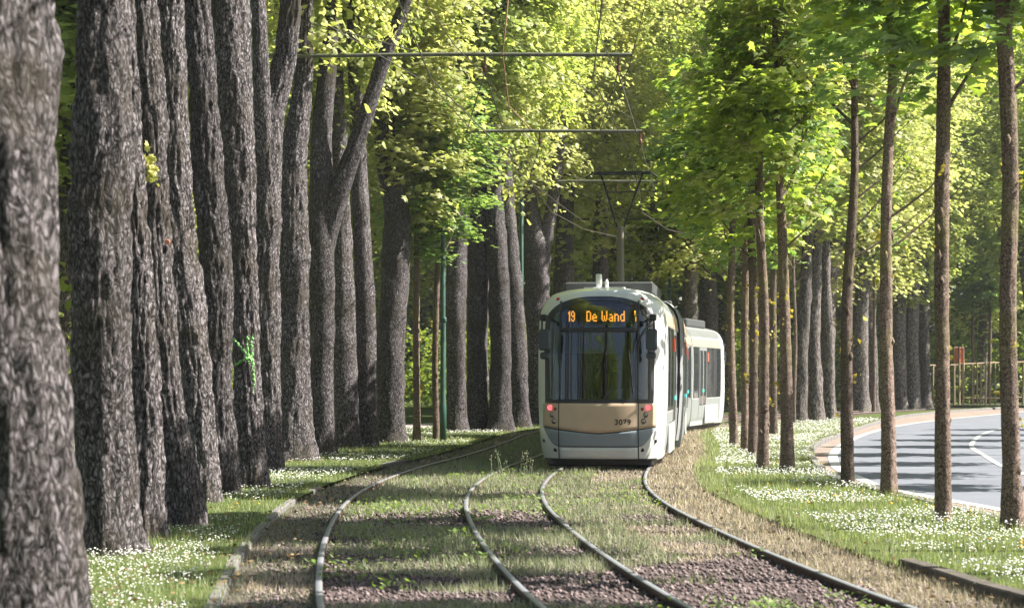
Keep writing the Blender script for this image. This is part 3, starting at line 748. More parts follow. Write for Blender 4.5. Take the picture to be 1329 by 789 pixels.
wood_mass('undergrowth', 'dark undergrowth between the old trunks', [(-30, -7.5, 40, 128, 0, 3.2, 1200, 24, .7), (-7, 36, 122, 132, 0, 4.5, 900, 24, .8), (-6, 12, 100, 120, 0, 2.5, 400, 24, .7)], .28, 811, M['leaf_far'])
wood_mass('side_wood', 'leafy mass of the wood left of the footpath', [(-40, -16, 20, 125, 0, 26, 2600, 22, 1.3)], .5, 821, M['leaf_far'])
wood_mass('rear_wood', 'leafy avenue behind the viewpoint', [(-16, -2.8, -45, -12, 3.0, 18, 1300, 18, 1.1), (4.5, 16, -45, -12, 3.0, 18, 1300, 18, 1.1)], .5, 831, M['leaf_far'])

# young trees of the right hand row
def young(label, base, pts, crown, h=8.8, seed=0, sprouts=True, nb=6, group='young trees between tracks and road', at=None, low=4.1, twigs=0, cy=0.0):
    rng = random.Random(seed)
    if at is None:
        y = H * F / (base - CYH); s = F / y; X0 = (pts[0][1] - CX) / s
        P = [((cx - CX) / s - X0, 0, H - (py - CYH) / s) for py, cx, w in pts]; Rr = [w / 2 / s for _, _, w in pts]
    else:
        X0, y = at; P = [(0, 0, 0), (.05, 0, 2.2), (-.03, 0, 4.2)]; Rr = [.095, .085, .075]
    root = empty('young_tree', (X0, y, 0)); tag(root, label, 'tree', group)
    P = [(P[0][0], 0, -.12)] + P; Rr = [Rr[0]] + Rr; P[1] = (P[1][0], 0, .0)
    P.append((P[-1][0] + rng.uniform(-.1, .1), rng.uniform(-.1, .1), h)); Rr.append(.025)
    P = [(a + (.035 * math.sin(c * 1.7 + seed * 1.3) + .015 * math.sin(c * 5 + seed)) * min(1, max(0, c)), b + .04 * math.sin(c * 1.3 + seed), c) for a, b, c in P]
    L_ = []; trunk_geo(L_, P, Rr, 28, .045, .007, seed + 5, .45)
    # knots
    for q in range(9):
        z = rng.uniform(.5, 4.2); xi = float(np.interp(z, [p[2] for p in P], [p[0] for p in P])); ri = float(np.interp(z, [p[2] for p in P], Rr)); a = rng.uniform(0, 6.28)
        c = (xi + math.cos(a) * ri * .8, math.sin(a) * ri * .8, z)
        trunk_geo(L_, [(c[0], c[1], c[2] - .05), c, (c[0], c[1], c[2] + .06)], [.012, ri * .42, .012], 8, .02, .002, q + seed)
    for q in range(nb):
        z = low - .35 + q * .5; xi = float(np.interp(z, [p[2] for p in P], [p[0] for p in P]))
        bough(L_, (xi, 0, z), rng.uniform(0, 6.28), R(rng.uniform(35, 62)), rng.uniform(1.3, 2.0), .028, 6, q * 3 + seed)
    for q in range(twigs):
        z = 3.3 + q * .42; xi = float(np.interp(z, [p[2] for p in P], [p[0] for p in P]))
        bough(L_, (xi, 0, z), rng.uniform(-.5, .3), R(rng.uniform(22, 42)), rng.uniform(1.2, 1.9), .02, 6, q * 5 + seed)
    join('trunk', L_, M['bark_young'], root)
    if crown:
        me, zc, sx, sz = crown; put_crown(root, me, (P[-1][0], cy, zc), (sx, sx, sz), rng.uniform(0, 6.28))
    if sprouts:
        for q in range(rng.randint(6, 11)):
            C = []; z = rng.uniform(1.0, 3.9); xi = float(np.interp(z, [p[2] for p in P], [p[0] for p in P])); a = rng.uniform(0, 6.28)
            for w in range(rng.randint(2, 7)): C.append((xi + math.cos(a) * rng.uniform(.08, .2), math.sin(a) * rng.uniform(.08, .2), z + rng.uniform(-.08, .08)))
            V, T = leaves(np.array(C), .08, seed + q, MAPLE, droop=.9); link('sprout', tri_mesh('sprout', V, T, M['leaf_flower']), root)
    return root
YT = [('young tree nearest the right edge of the picture, straight pinkish brown trunk', 686, [(686, 1314, 26), (400, 1308, 23), (200, 1308, 22), (40, 1308, 21)], (YNG[0], 7.0, .95, .85), 0, 4.9),
      ('second young tree from the right edge, pale side lit trunk in front of the road', 676, [(676, 1224, 21), (400, 1219, 20), (250, 1222, 20), (90, 1228, 18)], (YNG[2], 6.9, .95, .85), 0, 4.8),
      ('third young tree from the right edge, with yellow leaf sprouts on its trunk', 642, [(642, 1153, 19), (400, 1150, 17), (200, 1152, 14), (90, 1154, 13)], (YNG[0], 7.1, .85, .75), 2, 5.3),
      ('fourth young tree from the right edge, mossy trunk with bare twigs reaching right', 631, [(631, 1100, 16), (400, 1102, 16), (220, 1106, 11), (120, 1107, 9)], (YNG[1], 7.7, .6, .7), 5, 5.6),
      ('fifth young tree from the right edge, slanting trunk with rough mossy foot', 611, [(611, 1022, 17), (400, 1019, 15), (250, 1012, 12), (130, 1009, 11)], (YNG[1], 6.7, .85, .9), 2, 4.4),
      ('sixth young tree from the right edge, straight trunk close left of the slanting one', 608, [(608, 991, 15), (400, 989, 13), (250, 987, 11), (150, 987, 10)], (YNG[0], 6.5, .75, .85), 0, 4.2),
      ('thin young tree behind the sixth from the right edge', 592, [(592, 977, 12), (400, 977, 11), (300, 978, 10)], (YNG[2], 6.4, 1.1, .95), 0, 4.3),
      ('thin young tree between the tram and the pair of close trunks', 587, [(587, 967, 10), (400, 968, 10), (300, 968, 9)], (YNG[0], 6.6, .8, .9), 0, 4.2),
      ('young tree standing just right of the rear end of the tram', 580, [(580, 952, 11), (400, 950, 10), (310, 948, 9)], (YNG[2], 6.8, 1.2, 1.0), 0, 4.3),
      ('small young tree farther off, seen between the fifth and sixth trunks', 567, [(567, 1004, 10), (400, 1003, 9), (300, 1004, 8)], (YNG[1], 7.8, 1.0, 1.0), 0, 4.8)]
for i, (lab, b, pts, cr, tw, low) in enumerate(YT): young(lab, b, pts, cr, 9, 40 + i, twigs=tw, low=low)
# the row goes on past the right edge of the picture, and stands across the road too: they throw the shade bands
for i, (x, y) in enumerate([(5.4, 18.3), (5.7, 16.1), (5.9, 13.9), (6.3, 11.5)]):
    young('young tree of the verge row beyond the right edge of the picture', 0, None, (YNG[i % 3], 6.5, .52, .70), 8.0, 60 + i, at=(x, y), low=4.6)
for i, (x, y) in enumerate([(11.8, 30), (12.2, 34), (13.2, 38.5), (14.2, 43), (16, 48), (18, 53), (20, 58), (22, 64)]):
    young('young tree across the road beyond the right edge of the picture', 0, None, (YNG[i % 3], 6.2, .7, .8), 8, 70 + i, at=(x, y), group='young trees across the road', low=4.2)
# pair of saplings left of the green mast
young('sapling with fresh green crown left of the green mast', 572, [(572, 541, 10), (450, 540, 9), (340, 541, 8)], (FRESH2, 9.2, 1.15, 1.15), 9, 81, group='saplings by the green mast', low=4.8, cy=-1.0)
young('sapling close against the green mast, its crown hanging lowest', 570, [(570, 566, 9), (450, 566, 8), (340, 567, 7)], (FRESH, 6.95, 1.2, .82), 9, 82, group='saplings by the green mast', low=4.8, cy=-.9)
# thin saplings behind the fence and among the far trunks
for i, (px, py, lab) in enumerate([(1134, 534, 'thin sapling between old trunks left of the fence'), (1262, 524, 'staked sapling behind the fence, left one'), (1283, 524, 'staked sapling behind the fence, right one'), (1030, 552, 'thin sapling at the left end of the row by the road')]):
    young(lab, py, [(py, px, 5), (430, px + 1, 4.5), (370, px, 4)], (FRESH, 8.2 if i in (1, 2) else 9.5, 1.1, .9), 9, 90 + i, group='saplings by the road', sprouts=False, low=5.0)

# yellow leaf tuft, green spray paint, red tag on the left row
def tuft(root, C, size, mat, seed, name='leaf_tuft'):
    V, T = leaves(np.array(C), size, seed, MAPLE, droop=1.1); return link(name, tri_mesh(name, V, T, mat), root)
r4, s4 = LEFT[3]
rng = random.Random(4)
C = []
for _ in range(52):
    v_ = rng.gauss(0, 11); C.append((((200 + v_ * .35 + rng.gauss(0, 4.5)) - CX) / s4 - r4.location.x, -.25 - rng.uniform(0, .07), H - ((219 + v_) - CYH) / s4))
tuft(r4, C, .085, M['leaf_tuft'], 3)
MB().lathe([(.008, -.0), (.026, -.01), (.03, 0), (.024, .012)], ((222 - CX) / s4 - r4.location.x, -.22, H - (316 - CYH) / s4), 10, 'y').build('bark_scar', M['scar'], r4)
r7, s7 = LEFT[6]
def spray(root, s, strokes, w, name='spray_mark'):
    mb = MB(); rg = random.Random(9)
    for st in strokes:
        for (a, b) in zip(st[:-1], st[1:]):
            n = 7
            for k in range(n):
                t = k / n; px = a[0] + (b[0] - a[0]) * t + rg.uniform(-1, 1); py = a[1] + (b[1] - a[1]) * t
                x = (px - CX) / s - root.location.x; z = H - (py - CYH) / s
                cxr = (321 - CX) / s - root.location.x; dx = x - cxr; rr = 17.5 / s * 1.22
                y = -math.sqrt(max(.0005, rr * rr - dx * dx)) - .012
                q = w * rg.uniform(.35, 1.15)
                mb.lathe([(q * .3, -.004), (q, 0), (q * .3, .006)], (x, y, z), 7, 'y')
    mb.build(name, M['graffiti'], root)
spray(r7, s7, [[(306, 440), (316, 452), (325, 462), (330, 470)], [(330, 435), (329, 452), (330, 470), (332, 490), (331, 512)], [(308, 474), (318, 468), (330, 462)], [(324, 438), (324, 455), (326, 475)]], .026)

# ------------------------------------------------------------------ catenary masts, booms, wires
def mast(label, X, Y, h, zb, x0, x1, group='masts of the overhead line', drops=()):
    root = empty('catenary_mast', (X, Y, 0)); tag(root, label, 'mast', group)
    MB().lathe([(.085, -.1), (.085, .9), (.07, .95), (.07, 3.0), (.06, 3.05), (.06, h), (.03, h + .05)], seg=14).build('pole', M['green_metal'], root)
    MB().lathe([(.075, 2.95), (.09, 2.98), (.09, 3.06), (.07, 3.09)], seg=14).build('collar', M['green_metal'], root)
    MB().tube([(x0 - X, -.1, zb), ((x0 + x1) / 2 - X, -.1, zb + .04), (x1 - X, -.1, zb + .03)], .038, 8).build('boom', M['boom'], root)
    MB().tube([(0, -.06, h), ((x1 - X) * .45, -.08, zb + .07)], .012, 5).build('stay', M['wire'], root)
    for d in drops:
        mb = MB(); mb.tube([(d - X, -.1, zb + .05), (d - X, -.1, zb - .16)], .02, 6); mb.lathe([(.02, -.30), (.05, -.27), (.03, -.24), (.05, -.20), (.02, -.16)], (d - X, -.1, zb), 8)
        mb.build('insulator', M['insul'], root)
        MB().tube([(d - X, -.1, zb - .3), (d - X - .35, -.1, 6.22)], .01, 5).tube([(d - X, -.1, zb - .3), (d - X + .35, -.1, 6.22)], .01, 5).tube([(d - X - .35, -.1, 6.22), (d - X + .35, -.1, 6.22)], .01, 5).build('hanger', M['wire'], root)
def mx(px, Y): return (px - CX) * Y / F
mast('green mast hidden behind the left row, carrying the nearest overhead boom', mx(325, 38), 38, 8.6, 7.65, mx(338, 38), mx(820, 38), drops=(float(cL(38)), float(cR(38))))
mast('slim green mast beside the two saplings, carrying the second boom', mx(575, 50), 50, 8.0, 7.68, mx(500, 50), mx(833, 50), drops=(float(cL(50)), float(cR(50))))
mast('green mast between trunks left of the tram roof, carrying the third boom', mx(677, 66), 66, 8.8, 8.0, mx(640, 66), mx(855, 66), drops=(float(cL(66)), float(cR(66))))
mast('green mast far behind the tram, left of the pantograph', mx(691, 78), 78, 8.4, 7.7, mx(680, 78), mx(880, 78), drops=(float(cL(78)),))
mast('green mast far behind the tram, right of the pantograph', mx(869, 92), 92, 8.2, 7.3, mx(815, 92), mx(935, 92))
def wire(label, pts, r, mat=None, cat='wire', name='overhead_wire'):
    o = MB().tube(pts, r, 5).build(name, mat or M['wire']); tag(o, label, cat, 'overhead wires above the tracks')
for f, nm in ((cL, 'left'), (cR, 'right')):
    ys_ = [8, 16, 24, 31, 38, 44, 50, 56, 62.5, 70, 78, 88]
    wire(f'bare contact wire hanging above the {nm} hand track', [(float(f(y)) + .12 * math.sin(y), y, 6.2) for y in ys_], .011)
    P = []
    for a, b in zip([14, 38], [38, 50]):
        for k in range(6):
            t = k / 6; y = a + (b - a) * t; P.append((float(f(y)), y - .1, 7.3 - .2 * 4 * t * (1 - t)))
    wire(f'sagging support wire above the contact wire of the {nm} hand track', P, .008)
wire('brown rope hanging down past the first boom over the left track', [(mx(664, 38), 37.8, 9.6), (mx(657, 38), 37.8, 8.3), (mx(652, 38), 37.8, 7.7), (mx(660, 40), 40, 7.0), (mx(685, 44), 44, 7.1), (mx(690, 49.9), 49.9, 7.75)], .014, M['rope'], 'rope', 'hanging_rope')
wire('long slack wire crossing from the high left limbs to the far right', [(mx(600, 36), 36, 8.5), (mx(700, 40), 40, 7.9), (mx(820, 45), 45, 7.4), (mx(900, 52), 52, 7.2)], .008)
wire('diagonal stay wire running down from the left crowns towards the pantograph', [(mx(430, 35), 35, 7.7), (mx(560, 40), 40, 7.4), (mx(640, 45), 45, 6.6), (mx(745, 52), 52, 5.2 + .6), (mx(760, 56), 56, 5.9)], .009)
wire('thin cord slanting from top centre to above the pantograph', [(mx(842, 40), 40, 9.3), (mx(815, 42), 42, 8.0), (mx(770, 45), 45, 7.35)], .009)

# ------------------------------------------------------------------ wooden fence and orange sign
def fence():
    z0 = 0; Xl, Yf = G(1206, 525); root = empty('wooden_fence', (Xl, Yf, 0)); tag(root, 'rustic wooden rail fence with upright stakes at the far side of the road', 'fence')
    s = F / Yf; fx = lambda px: (px - CX) / s - Xl; fz = lambda py: H - (py - CYH) / s
    for a, b, ya, yb in ((1200, 1247, 475, 474), (1247, 1302, 473, 471), (1302, 1345, 471, 470)):
        MB().tube([(fx(a), 0, fz(ya)), (fx(b), 0, fz(yb))], .075, 8).build('rail', M['wood'], root)
    for a, b, y_ in ((1250, 1300, 517), (1300, 1345, 516)): MB().tube([(fx(a), .1, fz(y_)), (fx(b), .1, fz(y_))], .05, 8).build('rail', M['wood'], root)
    rg = random.Random(5)
    for px, w in ((1210, .07), (1221, .05), (1237.6, .08), (1249.5, .06), (1261.6, .055), (1267.8, .055), (1272, .06), (1278.4, .06), (1284.6, .06), (1291, .045), (1299.7, .07), (1312, .06), (1327, .07), (1340, .07)):
        MB().tube([(fx(px), -.12 + rg.uniform(-.02, .02), -.1), (fx(px + rg.uniform(-.5, .5)), -.12, fz(472 + rg.uniform(-3, 3)))], w, 8).build('stake', M['wood'], root)
    X, Y = mx(1245, Yf - .3), Yf - .3
    sg = empty('road_sign', (X, Y, 0)); tag(sg, 'orange rectangular sign board on a wooden post at the fence', 'sign')
    MB().tube([(0, 0, -.1), (0, 0, fz(450))], .06, 8).build('post', M['wood'], sg)
    MB().box(-.30, .30, .065, .10, fz(471.5), fz(450.5), .01).build('board', M['signedge'], sg)
    MB().box(-.27, -.065, .045, .064, fz(471), fz(451.5), .004).box(.065, .27, .045, .064, fz(471), fz(451.5), .004).build('orange_face', M['orange'], sg)
fence()

# ------------------------------------------------------------------ the tram
M['white'] = simple('tram_white_paint', (.57, .58, .565), .28, noise=.10, nscale=3, coat=.3)
M['silver'] = simple('tram_silver_paint', (.26, .275, .275), .32, metal=.2, noise=.08, nscale=3)
M['gold'] = simple('tram_gold_paint', (.48, .35, .245), .38, metal=.15, noise=.06, nscale=3)
M['grey'] = simple('tram_grey_paint', (.19, .22, .255), .35, noise=.05, nscale=3, coat=.2)
M['black'] = simple('black_rubber', (.015, .015, .017), .5)
M['gap'] = simple('dark_seam', (.01, .01, .012), .7)
M['bellows'] = simple('bellows_fabric', (.22, .225, .23), .85)
M['roofshade'] = simple('tram_shaded_roof', (.12, .13, .12), .5, noise=.15, nscale=4)  # roof grey darkened: shade on the roof is put into the colour
M['roofgrey'] = simple('roof_box_grey', (.05, .053, .055), .6, noise=.2, nscale=5)
M['plastic'] = simple('white_plastic', (.72, .72, .70), .5)
M['cabdark'] = simple('cab_interior', (.02, .022, .024), .8)
M['cablight'] = simple('cab_console', (.8, .8, .76), .5)
M['blind'] = simple('sun_blind_fabric', (.6, .64, .64), .9, noise=.12, nscale=6)
M['amber'] = simple('amber_led', (.9, .4, .05), .5, emit=(1.0, .36, .03), estr=2.6)
M['redlamp'] = simple('red_lamp', (.8, .03, .03), .3, emit=(1.0, .05, .06), estr=2.2)
M['redglass'] = simple('red_lamp_glass', (.45, .02, .02), .2)
M['lampglass'] = simple('clear_lamp_glass', (.30, .29, .28), .12, metal=.7)
M['doorred'] = simple('red_door_panel', (.72, .09, .04), .5)
M['teal'] = simple('door_button', (.05, .5, .4), .4, emit=(.1, .9, .7), estr=.6)
M['mirror'] = simple('mirror_housing', (.03, .045, .055), .35)
M['steel'] = simple('wheel_steel', (.16, .15, .14), .5, metal=.7)
M['panto'] = simple('pantograph_steel', (.20, .18, .155), .6, metal=.3)
def glass_mat(name, tint, refl=1.0, rough=.02, ior=1.55):
    m, nt, N, L = new_mat(name); out = N.new('ShaderNodeOutputMaterial'); t = N.new('ShaderNodeBsdfTransparent'); g = N.new('ShaderNodeBsdfGlossy')
    t.inputs[0].default_value = (*tint, 1); g.inputs['Roughness'].default_value = rough
    f = N.new('ShaderNodeFresnel'); f.inputs[0].default_value = ior; mh = N.new('ShaderNodeMath'); mh.operation = 'MULTIPLY'; mh.inputs[1].default_value = refl; mh.use_clamp = True
    L.new(f.outputs[0], mh.inputs[0]); ms = N.new('ShaderNodeMixShader'); L.new(mh.outputs[0], ms.inputs[0]); L.new(t.outputs[0], ms.inputs[1]); L.new(g.outputs[0], ms.inputs[2]); L.new(ms.outputs[0], out.inputs[0])
    return m
M['glass'] = glass_mat('windscreen_glass', (.42, .45, .46), 1.7, .02, 1.6)
M['sideglass'] = simple('side_window_glass', (.03, .036, .04), .06, coat=.5)

VA = np.array([(.15, 1.05), (.4, 1.09), (.8, 1.12), (1.15, 1.14), (2.0, 1.15), (2.55, 1.14), (2.78, 1.11), (2.95, 1.03), (3.06, .92), (3.13, .76), (3.18, .45), (3.2, .02)])
VY = np.array([(.15, .10), (.38, .03), (.62, 0), (1.0, .02), (1.15, .035), (2.0, .12), (2.55, .20), (2.78, .26), (2.95, .34), (3.06, .46), (3.13, .66), (3.18, 1.0), (3.2, 1.45)])
fa = lambda v: np.interp(v, VA[:, 0], VA[:, 1]); fy = lambda v: np.interp(v, VY[:, 0], VY[:, 1])
NN, BB = 3.3, 1.25
def nose(u, v, off=0.0):
    def S(u, v):
        a = float(fa(v)); k = min(.999, abs(u) / a)
        return Vector((u, float(fy(v)) + BB * (1 - (1 - k ** NN) ** (1 / NN)), v))
    p = S(u, v)
    if off:
        e = .01; a = S(u + e, v) - S(u - e, v); b = S(u, v + e) - S(u, v - e); n = a.cross(b).normalized()
        if n.y > 0: n = -n
        p = p + n * off
    return p
def patch(name, mat, parent, v0, v1, fl, fr, off=.006, nu=24, nv=12, thick=.02, rows=None):
    """a curved panel lying on the nose between v0..v1 and the side curves fl(v), fr(v)"""
    vs = np.linspace(v0, v1, nv + 1) if rows is None else rows; V = []; 
    for o_ in (off, off - thick):
        for v in vs:
            a, b = fl(v), fr(v)
            for k in range(nu + 1): V.append(nose(a + (b - a) * k / nu, float(v), o_))
    n1 = (nu + 1) * len(vs); Fc = []
    for i in range(len(vs) - 1):
        for k in range(nu):
            q = i * (nu + 1) + k; Fc.append((q, q + 1, q + nu + 2, q + nu + 1)); Fc.append((n1 + q, n1 + q + nu + 1, n1 + q + nu + 2, n1 + q + 1))
    edge = [k for k in range(nu + 1)] + [i * (nu + 1) + nu for i in range(1, len(vs))] + [(len(vs) - 1) * (nu + 1) + k for k in range(nu - 1, -1, -1)] + [i * (nu + 1) for i in range(len(vs) - 2, 0, -1)]
    for a, b in zip(edge, edge[1:] + edge[:1]): Fc.append((a, b, n1 + b, n1 + a))
    me = bpy.data.meshes.new(name); me.from_pydata([tuple(v) for v in V], [], Fc); me.materials.append(mat)
    me.polygons.foreach_set('use_smooth', [i < 2 * nu * (len(vs) - 1) for i in range(len(Fc))])
    import bmesh
    bm = bmesh.new(); bm.from_mesh(me); bmesh.ops.recalc_face_normals(bm, faces=bm.faces); bm.to_mesh(me); bm.free()
    me.update(); return link(name, me, parent)
def patch2(name, mat, parent, u0, u1, fb, ft, off=.006, nu=40, nv=8, thick=.02):
    """panel between u0..u1 with lower and upper outlines fb(u), ft(u)"""
    V = []
    for o_ in (off, off - thick):
        for j in range(nv + 1):
            for k in range(nu + 1):
                u = u0 + (u1 - u0) * k / nu; V.append(nose(u, fb(u) + (ft(u) - fb(u)) * j / nv, o_))
    n1 = (nu + 1) * (nv + 1); Fc = []
    for i in range(nv):
        for k in range(nu):
            q = i * (nu + 1) + k; Fc.append((q, q + 1, q + nu + 2, q + nu + 1)); Fc.append((n1 + q, n1 + q + nu + 1, n1 + q + nu + 2, n1 + q + 1))
    edge = list(range(nu + 1)) + [i * (nu + 1) + nu for i in range(1, nv + 1)] + [nv * (nu + 1) + k for k in range(nu - 1, -1, -1)] + [i * (nu + 1) for i in range(nv - 1, 0, -1)]
    for a, b in zip(edge, edge[1:] + edge[:1]): Fc.append((a, b, n1 + b, n1 + a))
    me = bpy.data.meshes.new(name); me.from_pydata([tuple(v) for v in V], [], Fc); me.materials.append(mat)
    me.polygons.foreach_set('use_smooth', [i < 2 * nu * nv for i in range(len(Fc))])
    import bmesh
    bm = bmesh.new(); bm.from_mesh(me); bmesh.ops.recalc_face_normals(bm, faces=bm.faces); bm.to_mesh(me); bm.free()
    me.update(); return link(name, me, parent)

# windscreen outline: half width as a function of height (rounded top corners)
WB, WT = 1.12, 3.00
def wsh(v):
    if v > 2.45:
        t = (v - 2.45) / (WT - 2.45); return .965 * max(.02, (1 - t ** 2.4)) ** (1 / 2.4) * 1.0
    return .945 + .02 * (v - WB) / (2.45 - WB)
def in_ws(u, v, m=.07): return WB + m < v < WT - m and abs(u) < wsh(v) - m

GL = {'D': ['1110', '1001', '1001', '1001', '1001', '1001', '1110'], 'e': ['0000', '0000', '0110', '1001', '1111', '1000', '0111'],
      'W': ['10001', '10001', '10001', '10101', '10101', '10101', '01010'], 'a': ['0000', '0000', '0110', '0001', '0111', '1001', '0111'],
      'n': ['0000', '0000', '1110', '1001', '1001', '1001', '1001'], 'd': ['0001', '0001', '0111', '1001', '1001', '1001', '0111'],
      '1': ['01', '11', '01', '01', '01', '01', '01'], '9': ['0110', '1001', '1001', '0111', '0001', '1001', '0110'],
      '(': ['001', '010', '100', '100', '100', '010', '001'], ' ': ['00'] * 7, 'i': ['10', '00', '10', '10', '10', '10', '10'], '|': ['10', '10', '10', '00', '01', '01', '01']}
def dot_text(txt, u0, u1, v0, v1, y):
    cols = []
    for c in txt:
        g = GL[c]; w = len(g[0])
        for k in range(w): cols.append([g[r_][k] == '1' for r_ in range(7)])
        cols.append([False] * 7)
    cols = cols[:-1]; cw = (u1 - u0) / len(cols); ch = (v1 - v0) / 7; mb = MB()
    for i, c in enumerate(cols):
        for r_ in range(7):
            if c[r_]: mb.box(u0 + i * cw - cw * .12, u0 + i * cw + cw * 1.0, y - .004, y, v1 - (r_ + 1) * ch + ch * .1, v1 - r_ * ch - ch * .1)
    return mb
def text_mesh(txt, size, mat, name, parent, loc, rot, ext=.004):
    cu = bpy.data.curves.new(name, 'FONT'); cu.body = txt; cu.size = size; cu.extrude = ext; cu.space_character = 1.08; cu.offset = size * .022
    t = bpy.data.objects.new('tmp', cu); COL.objects.link(t); dg = bpy.context.evaluated_depsgraph_get(); me = bpy.data.meshes.new_from_object(t.evaluated_get(dg)); bpy.data.objects.remove(t)
    me.materials.clear(); me.materials.append(mat); o = link(name, me, parent); o.location = loc; o.rotation_euler = rot; return o

def side_pts(v, side): return side * float(fa(v))
def side_panel(name, mat, parent, y0, y1, v0, v1, side, off=.006, th=.012, nv=6):
    vs = np.linspace(v0, v1, nv + 1); mb = MB(); V = []
    for o_ in (off, off - th):
        for v in vs:
            x = side * (float(fa(v)) + o_); V += [(x, y0, v), (x, y1, v)]
    n1 = 2 * (nv + 1); Fc = []
    for i in range(nv): Fc += [(2 * i, 2 * i + 1, 2 * i + 3, 2 * i + 2), (n1 + 2 * i, n1 + 2 * i + 2, n1 + 2 * i + 3, n1 + 2 * i + 1), (2 * i, 2 * i + 2, n1 + 2 * i + 2, n1 + 2 * i), (2 * i + 1, n1 + 2 * i + 1, n1 + 2 * i + 3, 2 * i + 3)]
    Fc += [(0, n1, n1 + 1, 1), (2 * nv, 2 * nv + 1, n1 + 2 * nv + 1, n1 + 2 * nv)]
    mb.add(V, Fc); return mb

def body_sides(par, y0, y1, wins, doors, L0):
    """window band, gold band, windows, doors on both sides of a section; par is the section shell"""
    for side in (1, -1):
        side_panel('', None, None, y0 + .06, y1 - .06, .97, 2.505, side, .004).build('window_band', M['black'], par)
        side_panel('', None, None, y0, y1, 2.80, 3.12, side, .004, .012, 8).build('roof_shade_panel', M['roofshade'], par)  # dark panel paints the shaded look of the roof edge
        side_panel('', None, None, y0, y1, 2.52, 2.75, side).build('gold_band', M['gold'], par)
        side_panel('', None, None, y0, y1, .28, .95, side, .005).build('lower_panel', M['silver'], par)
        for a, b in wins:
            side_panel('', None, None, a, b, .98, 2.49, side, .007).build('window', M['sideglass'], par)
        for a, b in doors:
            m_ = (a + b) / 2
            mb = side_panel('', None, None, a, m_ - .01, .36, 2.49, side, .012)
            mb2 = side_panel('', None, None, m_ + .01, b, .36, 2.49, side, .012); mb.add(mb2.v, mb2.f)
            mb.build('door', M['silver'], par)
            g = side_panel('', None, None, a + .09, m_ - .08, .75, 2.40, side, .018); g2 = side_panel('', None, None, m_ + .08, b - .09, .75, 2.40, side, .018); g.add(g2.v, g2.f); g.build('door_window', M['sideglass'], par)
            side_panel('', None, None, a - .22, a - .06, 2.08, 2.34, side, .03, .03).build('door_lamp', M['doorred'], par)
            side_panel('', None, None, m_ - .04, m_ + .04, 1.15, 1.23, side, .03, .02).build('door_button', M['teal'], par)

def cross(y, n=None):
    vs = [.15, .28, .4, .6, .8, 1.15, 1.6, 2.0, 2.55, 2.68, 2.78, 2.87, 2.95, 3.01, 3.06, 3.10, 3.13, 3.16, 3.18, 3.2]
    r_ = [(float(fa(v)), y, v) for v in vs]; l_ = [(-float(fa(v)), y, v) for v in reversed(vs)]
    return r_ + l_
def section(root, L_, wins, doors, name='car_section'):
    mb = MB(); a = cross(.22); b = cross(L_ - .22); n = len(a)
    mb.add(a + b, [(i, i + n, (i + 1) % n + n, (i + 1) % n) for i in range(n)], True)
    mb.add(a, [tuple(range(n))]); mb.add(b, [tuple(range(n))])
    sh = mb.build(name, M['silver'], root)
    body_sides(sh, .24, L_ - .24, wins, doors, L_)
    return sh
def bogie(root, y):
    out = []
    mb = MB().box(-.85, .85, y - 1.0, y + 1.0, .12, .5, .05); out.append(mb.build('bogie', M['black'], root)); b = out[0]
    for dy in (-.75, .75):
        for sx in (-1, 1): MB().lathe([(.10, -.05), (.29, -.05), (.30, -.03), (.28, .05), (.12, .05)], (sx * .75, y + dy, .30), 20, 'x').build('wheel', M['steel'], b)
    for sx in (-1, 1): MB().box(min(sx * 1.10, sx * 1.165), max(sx * 1.10, sx * 1.15), y - 1.05, y + 1.05, .18, .74, .02).build('wheel_cover', M['white'], b)
    return out

